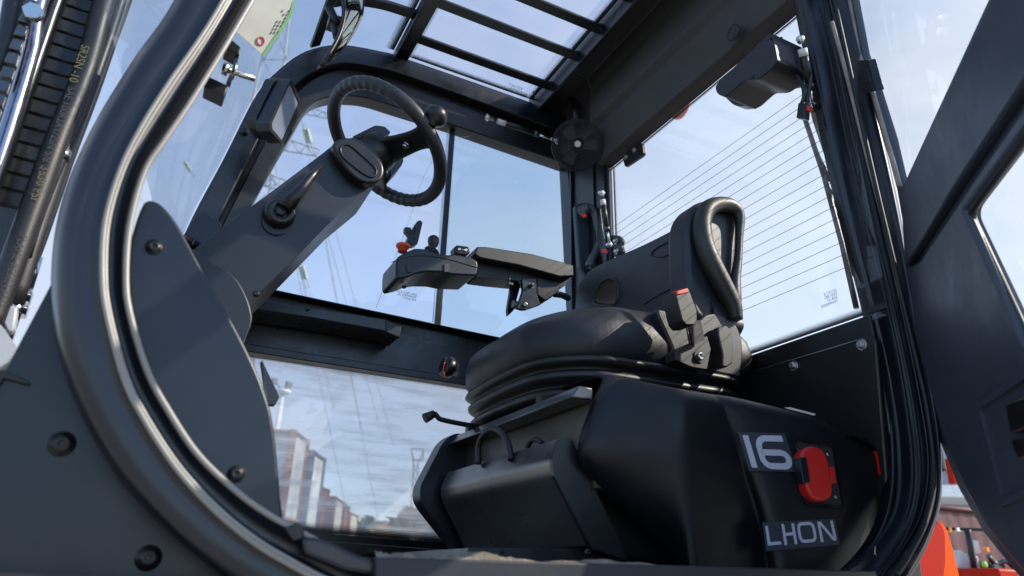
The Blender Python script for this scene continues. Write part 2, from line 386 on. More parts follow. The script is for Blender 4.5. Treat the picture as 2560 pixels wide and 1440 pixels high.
cG = [(500, 625), (548, 545), (622, 398), (690, 268), (738, 212), (792, 174), (860, 156), (950, 170), (1000, 183), (1150, 236), (1300, 291), (1390, 325), (1470, 357)]
cI = [(516, 632), (560, 552), (636, 405), (702, 278), (748, 224), (798, 188), (862, 172), (948, 186), (997, 199), (1146, 252), (1296, 307), (1386, 341), (1466, 373)]
cW = [(572, 640), (602, 566), (658, 462), (737, 322), (777, 262), (822, 242), (862, 239), (921, 245), (1000, 270), (1127, 310), (1290, 366), (1380, 396), (1440, 418)]
bandloft(cO, cG, 1.865, 1.865, 1.95, M_paint, 'side_frame_tube', farf)
bandloft(cI, cW, 1.90, 1.905, 1.93, M_paint2, 'side_frame_flange', farf)
# horizontal waist beam: two folds and the tube ledge on it
bandloft([(560, 845), (640, 862), (1120, 938), (1440, 990)], [(560, 868), (640, 882), (1110, 955), (1440, 1010)], 1.89, 1.89, 1.93, M_paint2, 'waist_beam_fold', farf)
bandloft([(560, 692), (700, 727), (1195, 832), (1446, 886)], [(560, 700), (700, 737), (1193, 842), (1446, 897)], 1.885, 1.90, 1.93, M_paint2, 'window_sill_seal', farf)
led = MB().prism(PS([(600, 742), (640, 748), (965, 798), (1003, 815), (1001, 842), (962, 828), (780, 795), (640, 774), (600, 768)], ('y', 1.80)), (0, .11, 0))
lo_ = part('waist_ledge', led, M_paint, farf, bevel=.003)
part('ledge_end_cap', MB().prism(PS([(966, 799), (1003, 816), (1000, 843), (965, 829)], ('y', 1.796)), (0, .012, 0)), M_plastic, farf, bevel=.001)
part('ledge_bolt', MB().dome(P(768, 772, ('y', 1.80)), (0, -1, 0), .006), M_black, farf)
part('door_hinge_wedge', MB().prism(PS([(640, 768), (705, 776), (712, 786), (640, 790)], ('y', 1.84)), (0, .05, 0)), M_black, farf, bevel=.002)
# bottom rail and glass of the far door
ppx('bottom_rail', [(560, 1334), (870, 1356), (1125, 1376), (1420, 1400), (1420, 1500), (560, 1500)], ('y', 1.88), (0, .03, 0), M_paint2, farf, bevel=.003)
g = MB().add(PS([(560, 860), (1420, 985), (1420, 1400), (560, 1340)], ('y', 1.945)), [(0, 1, 2, 3)])
part('lower_side_glass', g, G_low, label='smeared lower glass of the far door')
fy = ('y', 1.938)
strip('glass_dot_border', P(600, 873, fy), P(1400, 998, fy), (V(0, 0, -.020), V(0, 0, -.020)), farf)
strip('glass_dot_border', P(600, 1316, fy), P(1400, 1380, fy), (V(0, 0, .024), V(0, 0, .024)), farf)
g = MB().add(PS([(560, 720), (560, 560), (740, 250), (860, 225), (1142, 305), (1104, 815)], ('y', 1.945)), [(0, 1, 2, 3, 4, 5)])
sw = part('front_side_glass', g, G_slide)
g = MB().add(PS([(1118, 298), (1440, 405), (1460, 900), (1080, 805)], ('y', 1.955)), [(0, 1, 2, 3)])
sr = part('sliding_side_glass', g, G_side, label='blue tinted sliding pane of the far door')
ppx('sliding_rail', [(1128, 300), (1140, 304), (1102, 815), (1088, 812)], ('y', 1.935), (0, .012, 0), M_paint2, sr, bevel=.002)
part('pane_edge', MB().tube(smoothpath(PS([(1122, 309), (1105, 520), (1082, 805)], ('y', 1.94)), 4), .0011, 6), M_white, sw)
# white arc drawn in for the edge of a reflection in the glass
part('reflection_arc', MB().tube(smoothpath(PS([(1250, 342), (1180, 338), (1110, 368), (1060, 440), (1030, 530), (990, 640), (940, 770)], ('y', 1.942)), 5), .0007, 5), M_white, sw)

# far rear corner post
cp = MB().box((1.192, 1.80, .76), (.02, .245, 1.75))
post = part('rear_corner_post', cp, M_paint2, bevel=.006)
part('post_channel', MB().box((1.182, 1.70, .85), (.012, .02, 1.1)).box((1.180, 1.76, .85), (.010, .012, 1.1)).box((1.178, 1.90, .85), (.014, .012, 1.2)), M_paint, post, bevel=.002)

# ------------------------------------------------------------------ roof
RZ = 1.655
prof = [(1.027, 1.665), (1.12, 1.655), (1.135, 1.60), (1.132, 1.475), (1.150, 1.45), (1.160, 1.322), (1.165, 1.316), (1.203, 1.302), (1.215, 1.32), (1.215, 1.72), (1.027, 1.72)]
rf = MB().prism([V(x, .80, z) for x, z in prof], (0, .895, 0))
rf.prism([V(x, 1.695, z) for x, z in [(1.027, 1.665), (1.12, 1.655), (1.135, 1.60), (1.132, 1.475), (1.150, 1.45), (1.215, 1.45), (1.215, 1.72), (1.027, 1.72)]], (0, .23, 0))
roof = part('rear_roof_panel', rf, M_roof, bevel=.005, bseg=2, ang=12)
part('roof_plug', MB().lathe(P(1835, 82, ('x', 1.141)), (-1, 0, -.05), [(0, .022), (.004, .022), (.006, .018), (.003, .013), (.006, .010), (.004, .004)], 24), M_black, roof)
sk = MB().prism([V(1.018, .82, 1.60), V(1.030, .82, 1.60), V(1.030, .82, 1.70), V(1.018, .82, 1.70)], (0, 1.12, 0))
part('skylight_flange', sk, M_post, roof, bevel=.002)
gr = MB()
grille = part('roof_grille', MB().box((.495, 1.40, 1.645), (.045, 1.14, .045)), M_paint2, bevel=.005)
for yb in (1.775, 1.598, 1.455, 1.30, 1.15, 1.0):
    part('grille_bar', MB().box((.765, yb, 1.635), (.52, .036, .010)), M_paint2, grille, bevel=.002)
    part('grille_lug', MB().box((1.012, yb - .012, 1.632), (.012, .006, .03)), M_paint, grille, bevel=.001)
# roof glass
arch = smoothpath([P(x, y, F_) for x, y in ((430, 690), (480, 545), (560, 395), (640, 238), (700, 172), (765, 128), (850, 112), (960, 130))], 5)
arch = [V(p.x - .004, 0, p.z + .004) for p in arch if p.z < 1.66]
rows = [[V(p.x, 1.93, p.z) for p in arch + [V(.50, 0, 1.668)]], [V(p.x - (.15 if p.z < 1.6 else .15 * (1.668 - p.z) / .068), .80, p.z) for p in arch + [V(.50, 0, 1.668)]]]
part('curved_windshield', MB().loft(rows), G_wind, label='curved front glass with bluish streaks')
part('skylight_glass', MB().add([V(.50, .80, 1.668), V(1.03, .80, 1.668), V(1.03, 1.94, 1.668), V(.50, 1.94, 1.668)], [(0, 1, 2, 3)]), G_roof, label='clear roof glass above the steel bars')
for a, c, wv in ((V(.515, .82, 1.662), V(.515, 1.90, 1.662), V(.022, 0, 0)), (V(1.010, .82, 1.662), V(1.010, 1.90, 1.662), V(-.026, 0, 0)), (V(.515, 1.905, 1.662), V(1.02, 1.905, 1.662), V(0, -.026, 0)), (V(.47, .82, 1.664), V(.47, 1.90, 1.664), V(-.03, 0, 0))):
    strip('glass_dot_border', a, c, wv, grille)
# front grille over the curved glass
A1 = P(760, 150, ('y', 1.86)); 
fg = MB().box((.212, 1.36, 1.565), (.034, 1.06, .010), Matrix.Rotation(math.radians(-38), 3, 'Y'))
fgr = part('front_grille_bar', fg, M_paint2, bevel=.002)
for yb in (1.70, 1.42, 1.12):
    pa = smoothpath([V(.215, yb, 1.575), V(.28, yb, 1.615), V(.37, yb, 1.642), V(.48, yb, 1.65)], 5)
    m = MB().loft([[p + V(0, -.018, 0) for p in pa], [p + V(0, .018, 0) for p in pa], [p + V(0, .018, .01) for p in pa], [p + V(0, -.018, .01) for p in pa], [p + V(0, -.018, 0) for p in pa]], smooth=False)
    part('front_grille_strut', m, M_paint2, fgr)

# ------------------------------------------------------------------ rear wall
# wall below the window, seen from inside
lowz = .503
rw = MB().prism([V(1.205, .86, -.02), V(1.205, 1.70, -.02), V(1.205, 1.70, lowz), V(1.205, .838, lowz), V(1.205, .838, .30)], (.04, 0, 0))
rear = part('rear_lower_wall', rw, M_paint2, bevel=.004)
pl = [(1560, 1030), (1700, 985), (1860, 936), (2160, 843), (2178, 838), (2190, 850), (2222, 1250), (1560, 1250)]
part('rear_access_plate', MB().prism(PS(roundpoly(pl, 8), ('x', 1.188)), (.014, 0, 0)), M_black, rear, bevel=.004)
part('plate_edge_strip', MB().tube([P(1700, 985, ('x', 1.187)), P(2158, 846, ('x', 1.187))], .0016, 6), M_dark_steel, rear)
for q in ((1985, 915), (2155, 862)):
    part('plate_bolt', MB().hexbolt(P(*q, ('x', 1.188)), (-1, 0, 0), .0075, .007), M_steel, rear)
rg = part('rear_window', MB().add([V(1.208, .80, .49), V(1.208, 1.70, .49), V(1.208, 1.70, 1.33), V(1.208, .80, 1.33)], [(0, 1, 2, 3)]), G_rear, label='rear glass crossed by thin heater wires')
hz = [.508 * 1.2 + (0.0) for _ in range(0)]
z0, z1 = .512 * 1.207, .895 * 1.207
for k in range(17):
    z = z0 + (z1 - z0) * k / 16
    part('heater_wire', MB().tube([V(1.207, .81, z), V(1.207, 1.69, z)], .0006, 5), M_ink2, rg)
strip('glass_dot_border', V(1.205, .80, .504), V(1.205, 1.70, .504), V(0, 0, .018), rg)
strip('glass_dot_border', V(1.205, .80, 1.303), V(1.205, 1.70, 1.303), V(0, 0, -.012), rg)
strip('glass_dot_border', V(1.205, 1.678, .5), V(1.205, 1.678, 1.30), V(0, -.014, 0), rg)
# hinge bracket and tail lamp beyond the glass
hb = ppx('window_hinge', roundpoly([(1556, 394), (1604, 356), (1608, 384), (1600, 392), (1562, 418)], 5), ('x', 1.195), (.012, 0, 0), M_black, bevel=.002)
for q in ((1565, 393), (1586, 375)): part('hinge_bolt', MB().hexbolt(P(*q, ('x', 1.195)), (-1, 0, 0), .006, .004), M_steel, hb)
tl_ = MB().lathe(P(1703, 266, ('x', 1.30)), (-1, 0, 0), [(0, .045), (.012, .045), (.022, .038), (.027, .02), (.028, .005)], 28)
M_rl = mat('red_lamp_lens', (.55, .05, .03), .2, coat=.5)
part('tail_lamp', tl_, M_rl, label='red round tail lamp seen through the rear glass')
ppx('amber_marker_lamp', [(1598, 372), (1608, 360), (1610, 385), (1600, 395)], ('x', 1.24), (.01, 0, 0), mat('amber_lens', (.6, .25, .03), .3), bevel=.002)

# wiper motor cover
wc = roundpoly([(1795, 205), (1925, 80), (1932, 96), (1943, 150), (1925, 176), (1893, 200), (1862, 200), (1812, 243), (1792, 235), (1787, 218)], [14, 3, 5, 6, 12, 12, 10, 4, 10, 6])
mc = ppx('wiper_motor_cover', wc, ('x', 1.06), (.10, 0, 0), M_plastic, bevel=.006, bseg=3, label='grey moulded wiper motor cover at the rear roof edge')
lb = roundpoly([(1800, 232), (1862, 190), (1945, 140), (2012, 150), (1996, 205), (1915, 222), (1872, 262), (1835, 266)], 16)
ppx('cover_lower_body', lb, ('x', 1.15), (.035, 0, 0), M_black, mc, bevel=.006)
for q in ((1869, 130), (1881, 192), (1928, 95)):
    part('cover_screw', MB().lathe(P(*q, ('x', 1.06)), (-1, 0, 0), [(0, .004), (.002, .004), (.001, .002)], 12), M_black, mc)
# cable from the motor and connector
pth = smoothpath(PS([(1952, 95), (1958, 140), (1985, 180), (2005, 210), (2010, 240), (2003, 262)], ('x', 1.13)), 6)
cab = part('wiper_cable', MB().tube(pth, .0045, 8), M_rubber)
part('wiper_cable_loop', MB().tube(smoothpath(PS([(2008, 100), (2020, 150), (2026, 200), (2018, 250), (2015, 275)], ('x', 1.14)), 5), .0045, 8), M_rubber, cab)
ppx('cable_plug', [(1995, 257), (2015, 258), (2012, 297), (1990, 295)], ('x', 1.125), (.015, 0, 0), M_black, cab, bevel=.002)
ppx('red_wire_tag', [(2018, 264), (2026, 266), (2025, 278), (2016, 276)], ('x', 1.125), (.006, 0, 0), M_red, cab)
def strut(name, a, c, r, parent=None, n1=.12, n2=.88, rr=None):
    a = Vector(a); c = Vector(c); d = c - a; Ln = d.length; dn = d.normalized(); rr = rr or r * .45
    s_ = part(name, MB().tube([a + d * .14, a + d * .72], r, 14), M_black, parent)
    tgt = s_ if parent is None or parent is FL else parent
    part('strut_rod', MB().tube([a + d * .7, a + d * .95], rr, 10), M_chrome, tgt)
    for q, sgn in ((a, 1), (c, -1)):
        e = MB(); e.lathe(q - dn * sgn * .008, dn * sgn, [(0, .004), (.002, .0075), (.008, .009), (.014, .0075), (.017, .005), (Ln * .12, .0045)], 14)
        e.lathe(q, V(0, -.3, 0).cross(dn) if abs(dn.y) < .9 else (1, 0, 0), [(-.012, .004), (.012, .004)], 10)
        part('ball_joint', e, M_steel, tgt)
    l2 = MB().tube([a + d * .14, a + d * .25], r * 1.06, 14, mi=0)
    part('strut_label', l2, M_label, tgt)
    part('strut_cap', MB().tube([a + d * .66, a + d * .73], r * 1.07, 14), M_dark_steel, tgt)
    return s_
strut('gas_strut', P(2001, 98, ('x', 1.10)), P(2034, 268, ('x', 1.17)), .0095)
strut('gas_strut', P(1218, 294, ('y', 1.80)), P(1392, 352, ('y', 1.80)), .0085)
strut('gas_strut', P(1504, 482, ('x', 1.12)), P(1524, 612, ('x', 1.15)), .008)
# wiper outside
wp = MB().tube(PS([(2012, 296), (2060, 440), (2105, 610), (2141, 770)], ('x', 1.235)), .0058, 8)
wip = part('rear_wiper', wp, M_black, label='rear wiper blade hanging down outside the glass')
arm = MB().tube(PS([(2012, 180), (2040, 300), (2085, 440), (2100, 520)], ('x', 1.25)), [.009, .008, .0055, .005], 8)
part('wiper_arm', arm, M_bronze, wip)
cl = MB()
for k in range(9):
    t = k / 8; x = 2052 + (2125 - 2052) * t; y = 400 + (660 - 400) * t
    cl.tube(PS([(x, y), (x + 12, y + 20)], ('x', 1.242)), .0022, 6)
cl.tube(PS([(2044, 380), (2088, 480), (2112, 600), (2130, 690)], ('x', 1.246)), .003, 6)
part('blade_carrier', cl, M_bronze, wip)
bb = MB().hexbolt(P(2036, 268, ('x', 1.17)), (-1, 0, 0), .008, .006)
bb.tube(PS([(2030, 262), (2056, 255), (2060, 300)], ('x', 1.19)), .006, 8)
part('strut_mount', bb, M_black)

# ------------------------------------------------------------------ near doorway frame (lofted ring)
st_f = [  # O, R1, R2 (photo pixels)
    ((560, -330), (700, -260), (760, -225)), ((450, -30), (541, 31), (592, 66)), ((330, 153), (417, 216), (482, 246)), ((240, 300), (346, 331), (412, 350)), ((176, 437), (297, 434), (361, 430)),
    ((140, 562), (262, 560), (325, 560)), ((127, 695), (256, 694), (315, 693)), ((134, 830), (268, 790), (325, 785)), ((165, 950), (307, 938), (367, 925)), ((226, 1085), (352, 1034), (417, 1020)),
    ((302, 1206), (436, 1164), (493, 1134)), ((395, 1308), (522, 1261), (588, 1226)), ((490, 1390), (610, 1338), (672, 1287)), ((600, 1462), (705, 1400), (762, 1336)), ((760, 1530), (850, 1470), (900, 1412)), ((1000, 1580), (1060, 1520), (1060, 1462)), ((1500, 1600), (1500, 1530), (1500, 1478)),
    ((2000, 1620), (1960, 1540), (1930, 1500)), ((2180, 1540), (2150, 1480), (2090, 1440)), ((2285, 1428), (2236, 1400), (2175, 1372)), ((2345, 1290), (2304, 1285), (2238, 1270)), ((2356, 1170), (2322, 1150), (2246, 1130)), ((2343, 1020), (2298, 980), (2224, 960)),
    ((2300, 830), (2255, 770), (2182, 770)), ((2240, 480), (2180, 440), (2100, 440)), ((2125, 0), (2078, 10), (2010, 5)), ((2060, -260), (2016, -260), (1955, -260))]
cols = [(0, .0, .93), (0, .015, .850), (0, .07, .820), (0, .20, .803), (0, .45, .800), (0, .70, .801), (0, .90, .803), (0, .955, .798), (0, 1.0, .792), (1, .07, .797), (1, .12, .808), (1, .45, .812), (1, .75, .806), (1, .90, .797), (1, 1.0, .796), (1, 1.08, .806), (1, 1.10, .88)]
rows = []
for (seg, t, Y) in cols:
    r_ = []
    for O, A, B in st_f:
        a, c = (O, A) if seg == 0 else (A, B)
        k_ = st_f.index((O, A, B)); bl_ = min(1, max(0, (k_ - 16) / 3))
        q_ = (t * .4 if seg == 0 else .4 + t * .6)
        Yr = .772 + .062 * q_ + (Y - .800) * .5
        if seg == 0 and t == 0: Yr = .800 if Y > .9 else .785
        if seg == 0 and .02 < t < .3: Yr = .772
        if t > 1.05: Yr = .842
        Yv = Y * (1 - bl_) + Yr * bl_
        r_.append(P(a[0] + (c[0] - a[0]) * t, a[1] + (c[1] - a[1]) * t, ('y', Yv)))
    rows.append(smoothpath(r_, 7))
dfm = MB().loft(rows)
dfr = part('doorway_frame', dfm, M_post, label='rounded blue black frame around the near doorway')
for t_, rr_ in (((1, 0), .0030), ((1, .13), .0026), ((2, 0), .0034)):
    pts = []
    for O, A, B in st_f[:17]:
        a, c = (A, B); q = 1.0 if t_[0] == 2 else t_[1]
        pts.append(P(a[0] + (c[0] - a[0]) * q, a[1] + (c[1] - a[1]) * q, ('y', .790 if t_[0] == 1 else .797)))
    part('rib_highlight_bead', MB().tube(smoothpath(pts, 8), rr_, 10), M_bead, dfr)  # thin tubes added so each rib carries a bright highlight line
# inner face of the rear post (channels)
rin = [(2100, 1440), (2165, 1372), (2208, 1290), (2224, 1180), (2216, 1040), (2196, 900), (2166, 755), (2085, 430), (1996, 0), (1945, -260)]
rou = [(2120, 1452), (2190, 1385), (2240, 1295), (2256, 1180), (2245, 1040), (2225, 900), (2195, 755), (2112, 430), (2025, 0), (1970, -260)]
A = smoothpath(PS(rin, ('y', .846)), 6); A0 = smoothpath(PS([(x + 10, y) for x, y in rin], ('y', .838)), 6); B = smoothpath(PS(rou, ('y', .836)), 6); Bk = [p + V(.008, .02, 0) for p in A]
part('rear_post_face', MB().loft([Bk, A, A0, B, [p + V(.01, .012, 0) for p in B]], smooth=False), M_paint, dfr, bevel=.003, ang=20)
for k, (f1, yy, rr_) in enumerate(((.30, .822, .0035), (.58, .806, .0035), (1.12, .779, .0045))):
    pth = smoothpath(PS([(a[0] + (c[0] - a[0]) * f1, a[1] + (c[1] - a[1]) * f1) for a, c in zip([(2135, 1455), (2200, 1390), (2246, 1296), (2262, 1180), (2250, 1040), (2230, 900), (2200, 755), (2117, 430), (2030, 0)], [(2230, 1440), (2265, 1390), (2312, 1290), (2328, 1180), (2312, 1030), (2285, 900), (2252, 755), (2175, 430), (2080, 0)])], ('y', yy)), 6)
    part('door_seal', MB().tube(pth, rr_, 8), M_rubber, dfr)
M_seal2 = M_tan
part('dusty_sunlit_lip', MB().tube(smoothpath(PS([(2080, 55), (2120, 200), (2178, 430), (2212, 560), (2253, 738)], ('y', .786)), 5), .0048, 8), M_tan, dfr)
# body side panel at the foot of the frame
bp_ = ppx('lower_body_panel', [(135, 730), (62, 868), (-10, 1010), (-80, 1150), (-80, 1560), (900, 1560), (640, 1450), (420, 1290), (300, 1150), (200, 980), (155, 830)], ('y', .872), (0, .03, 0), M_panel, bevel=.006, label='slate coloured body panel below the front post')
for q in ((155, 1110), (371, 1395)): part('button_head_bolt', MB().dome(P(*q, ('y', .872)), (0, -1, 0), .0105), M_black, bp_)
ppx('panel_hook', [(-30, 925), (8, 925), (72, 952), (74, 962), (10, 945), (-30, 1000)], ('y', .866), (0, .02, 0), M_black, bp_, bevel=.001)
# footwell side cover
fw = [(360, 506), (388, 502), (418, 525), (452, 572), (500, 660), (560, 765), (610, 858), (652, 950), (680, 1040), (694, 1150), (701, 1240), (706, 1336), (640, 1340), (560, 1270), (470, 1180), (400, 1060), (345, 930), (322, 790), (318, 650), (335, 570)]
fc = ppx('footwell_cover', sp2(fw, 3), ('y', .835), (0, .05, 0), M_panel, bevel=.016, bseg=5, label='slate footwell side cover inside the front post')
for q in ((385, 618), (590, 1185)): part('button_head_bolt', MB().dome(P(*q, ('y', .835)), (0, -1, 0), .0075), M_black, fc)
ppx('console_glass_corner', [(655, 900), (699, 992), (690, 1010), (670, 1010)], ('y', 1.05), (0, .02, 0), M_post, fc)

# ------------------------------------------------------------------ steering column
ci = ppx('steering_console', roundpoly([(400, 640), (480, 622), (528, 655), (592, 692), (622, 752), (633, 800), (612, 855), (600, 900), (400, 900)], [5, 5, 20, 30, 30, 20, 10, 5, 5]), ('y', 1.10), (0, .38, 0), M_plastic, bevel=.022, bseg=3)
clm = [(430, 668), (500, 611), (700, 463), (800, 388), (838, 358), (885, 342), (925, 362), (958, 405), (957, 432), (944, 452), (860, 520), (740, 642), (624, 757), (560, 820), (430, 800)]
col_ = ppx('steering_column', roundpoly(clm, [2, 2, 2, 6, 10, 10, 10, 12, 8, 8, 5, 2, 2, 2, 2]), ('y', 1.29), (0, .17, 0), M_plastic, bevel=.014, bseg=4, label='grey boxed steering column rising to the wheel')
cap = sp2([(832, 366), (842, 350), (868, 343), (892, 350), (925, 374), (952, 400), (961, 424), (955, 446), (935, 456), (908, 454), (882, 438), (850, 402)], 3)
ppx('column_cap', cap, ('y', 1.262), (0, .03, 0), M_black, col_, bevel=.005, bseg=3)
ridge = sp2([(852, 368), (872, 362), (905, 388), (938, 420), (938, 438), (920, 440), (880, 412), (855, 388)], 4)
part('cap_ridge', MB().tube(PS(ridge, ('y', 1.261)), .0022, 8, True), M_black, col_)
hubp = P(697, 538, ('y', 1.29))
lv = MB().lathe(hubp, (0, -1, 0), [(0, .030), (.012, .030), (.020, .026), (.024, .022), (.018, .014)], 28)
lv.tube(PS([(708, 524), (740, 488), (775, 445), (803, 414)], ('y', 1.272)), [.017, .013, .010, .0045], 12)
lev = part('tilt_lever', lv, M_black, col_)
part('lever_bolt', MB().lathe(hubp + V(0, -.018, 0), (0, -1, 0), [(0, .012), (.004, .012), (.006, .009)], 6).lathe(P(690, 557, ('y', 1.288)), (0, -1, 0), [(0, .026), (.002, .026)], 20), M_black, col_)
part('column_screw', MB().dome(P(641, 735, ('y', 1.29)), (0, -1, 0), .005), M_black, col_)
# wheel
AX = V(math.sin(.618) * math.cos(.081), math.sin(.618) * math.sin(.081), math.cos(.618))
WC = V(.348, 1.38, .933)
U = AX.cross(V(0, 1, 0)).normalized(); W_ = AX.cross(U)
def wp_(t, r, h=0): return WC + (U * math.cos(t) + W_ * math.sin(t)) * r + AX * h
def topx(p):
    z = ROW_F.dot(p); return 1280 + FPX * ROW_R.dot(p) / z, 720 + FPX * ROW_D.dot(p) / z
def nearest(x, y):
    return min((k * math.pi / 180 for k in range(360)), key=lambda t: (topx(wp_(t, .156))[0] - x) ** 2 + (topx(wp_(t, .156))[1] - y) ** 2)
n = 240; ring = []; rr = []
for k in range(n):
    t = 2 * math.pi * k / n; ring.append(wp_(t, .1545))
    g_ = 0.0
    for tc_, wd in ((nearest(900, 215), .55), (nearest(1010, 505), .5)):
        dlt = abs((t - tc_ + math.pi) % (2 * math.pi) - math.pi)
        if dlt < wd: g_ = max(g_, 1)
    rr.append(.0155 + (.0008 * math.sin(t * 46) * g_))
whl = part('steering_wheel', MB().tube(ring, rr, 16, True), M_vinyl, label='black steering wheel with finger grips and spinner knob')
t1 = nearest(1068, 340); t2 = nearest(955, 470); t3 = t1 + math.pi * .97
for t in (t1, t2, t3):
    side = (U * -math.sin(t) + W_ * math.cos(t))
    rws = []
    for r, wd, h, th in ((.02, .040, -.035, .012), (.06, .032, -.030, .010), (.105, .026, -.016, .008), (.135, .026, -.004, .009), (.152, .040, 0, .008)):
        c = wp_(t, r, h)
        rws.append([c + side * wd * a + AX * th * q for a, q in ((-1, -.6), (-.8, 1), (.8, 1), (1, -.6), (.8, -1), (-.8, -1))])
    part('wheel_spoke', MB().loft(rws, True), M_black, whl, subsurf=1)
hb_ = MB().lathe(WC - AX * .115, AX, [(0, .030), (.03, .032), (.045, .042), (.075, .05), (.092, .048), (.10, .035), (.102, .01)], 32)
part('wheel_hub', hb_, M_black, whl)
part('spoke_bolt', MB().hexbolt(wp_(t1, .10, -.030), -AX, .006, .006).dome(wp_(t1, .10, -.005), AX, .006), M_steel, whl)
kp = wp_(nearest(1065, 322), .165, .0)
kd = (P(1092, 285, ('y', kp.y)) - kp).normalized()
part('spinner_knob', MB().lathe(kp, kd, [(0, .010), (.012, .012), (.018, .020), (.026, .0255), (.036, .027), (.045, .024), (.052, .016), (.055, .004)], 28), M_black, whl)
ppx('horn_cover', roundpoly([(880, 342), (938, 313), (962, 316), (978, 332), (930, 352), (922, 350)], 6), ('y', 1.36), (0, .08, 0), M_plastic, whl, bevel=.004)
ppx('indicator_stalk_box', roundpoly([(976, 418), (1006, 388), (1009, 402), (1004, 414), (978, 442)], 4), ('y', 1.42), (0, .05, 0), M_plastic, whl, bevel=.003)

# ------------------------------------------------------------------ mirror, monitor
mi = smoothpath([(905, -60, 0), (908, 20, 0), (895, 60, 0), (865, 110, 0), (835, 145, 0), (806, 168, 0)], 4)
mo = smoothpath([(850, -60, 0), (858, 0, 0), (862, 30, 0), (853, 75, 0), (832, 120, 0), (803, 163, 0)], 4)
pm = ('y', 1.55)
A = [P(p.x, p.y, pm) for p in mi]; B = [P(p.x, p.y, ('y', 1.48)) for p in mo]
mid = [(a + c) / 2 + V(.012, -.012, 0) for a, c in zip(A, B)]
M_mir = mat('mirror_face', (.30, .34, .32), .08, 1)
mr_ = part('panoramic_mirror', MB().loft([B, mid, A]), M_mir, label='curved panoramic mirror hanging under the front roof bars')
part('mirror_back', MB().loft([[p + V(-.006, .010, .002) for p in B], [p + V(-.010, .02, .002) for p in A]]), M_black, mr_)
part('mirror_rim', MB().tube(B, .005, 8).tube(A, .003, 8), M_black, mr_)
part('mirror_bracket', MB().tube(PS([(822, 18), (838, 50), (850, 62)], ('y', 1.60)), .012, 10).tube(PS([(835, 62), (842, 95)], ('y', 1.60)), .010, 10).box(P(838, 60, ('y', 1.62)), (.04, .04, .03)), M_black, mr_)
# square mirror / monitor on the far front post
wn = (P(715, 280, ('y', 1.66)), V(.62, -.72, -.25).normalized())
fr_o = roundpoly([(727, 197), (755, 256), (752, 277), (707, 362), (676, 328), (673, 306)], 5)
fr_i = roundpoly([(725, 208), (748, 257), (706, 352), (681, 322), (680, 308)], 3)
mon = ppx('monitor_housing', fr_o, wn, wn[1] * -.05, M_plastic, bevel=.004, label='square monitor with pale screen on the far front post')
ppx('monitor_screen', fr_i, (wn[0] + wn[1] * .0015, wn[1]), wn[1] * -.002, M_lens, mon)
ppx('monitor_frame', fr_o, (wn[0] + wn[1] * .004, wn[1]), wn[1] * -.004, M_black, mon, holes=[fr_i], bevel=.0012)
ppx('monitor_back', roundpoly([(688, 195), (729, 199), (676, 305), (678, 325), (706, 360), (668, 348), (642, 318), (640, 295)], 6), (wn[0] + wn[1] * -.05, wn[1]), wn[1] * -.035, M_black, mon, bevel=.004)
mcab = MB().tube(smoothpath(PS([(660, 250), (648, 262), (640, 290), (638, 310), (650, 325)], ('y', 1.84)), 5), .004, 8)
for q in ((660, 247), (627, 296), (610, 330)): mcab.lathe(P(*q, ('y', 1.865)), (0, -1, 0), [(0, .012), (.004, .012), (.006, .007), (.012, .007)], 16)
part('monitor_cable', mcab, M_black, mon)
# pocket plate at the foot of the front post
pp = ppx('post_pocket', [(462, 585), (494, 528), (516, 530), (524, 545), (558, 556), (520, 620)], ('y', 1.83), (0, .03, 0), M_panel, bevel=.002)
part('pocket_slot', MB().prism(PS([(498, 570), (502, 571), (483, 612), (479, 610)], ('y', 1.828)), (0, .003, 0)).prism(PS([(520, 580), (523, 581), (508, 612), (505, 610)], ('y', 1.828)), (0, .003, 0)), M_ink2, pp)

# ------------------------------------------------------------------ fan
FC = P(1443, 362, ('y', 1.70)); fn = (-FC + V(.2, 0, .4)).normalized()
FX = fn.cross(V(0, 0, 1)).normalized(); FY = FX.cross(fn)
R0 = .086
fan = MB()
def circ(c, r, n=56): return [c + (FX * math.cos(2 * math.pi * k / n) + FY * math.sin(2 * math.pi * k / n)) * r for k in range(n)]
for k in range(14):
    r = R0 * (.24 + .76 * k / 13); h = .020 * math.sqrt(max(0, 1 - (r / R0) ** 2.5))
    fan.tube(circ(FC + fn * h, r), .0013, 5, True)
for r, h in ((R0, -.006), (R0, -.018), (R0 * .97, -.03)): fan.tube(circ(FC + fn * h, r), .0013, 6, True)
for k in range(6):
    a = k * math.pi / 3 + .3; d = FX * math.cos(a) + FY * math.sin(a)
    fan.tube([FC + d * (R0 * q) + fn * (.020 * math.sqrt(max(0, 1 - q ** 2.5))) for q in (.25, .45, .65, .8, .92, 1)] + [FC + d * R0 - fn * .03], .0011, 5)
fo = part('cab_fan', fan, M_plastic, label='small round caged fan at the rear roof corner')
part('fan_badge', MB().lathe(FC + fn * .018, fn, [(0, .013), (.002, .013), (.003, .011)], 24), M_dark_steel, fo)
part('fan_badge_face', MB().lathe(FC + fn * .0205, fn, [(0, .0105), (.0008, .010)], 24), M_label, fo)
for k in range(3):
    a = k * 2.094 + 1.0; q = []
    for r in (.018, .035, .052, .066):
        d = FX * math.cos(a) + FY * math.sin(a); e = -FX * math.sin(a) + FY * math.cos(a); wd = .010 + .16 * r
        q.append([FC + d * r + e * wd + fn * -.004, FC + d * r + fn * -.008, FC + d * r - e * wd + fn * -.016])
    m = MB().loft(q)
    part('fan_blade', m, M_fan, fo)
part('fan_motor', MB().lathe(FC - fn * .05, fn, [(0, .02), (.01, .027), (.038, .027), (.045, .018)], 24), M_black, fo)
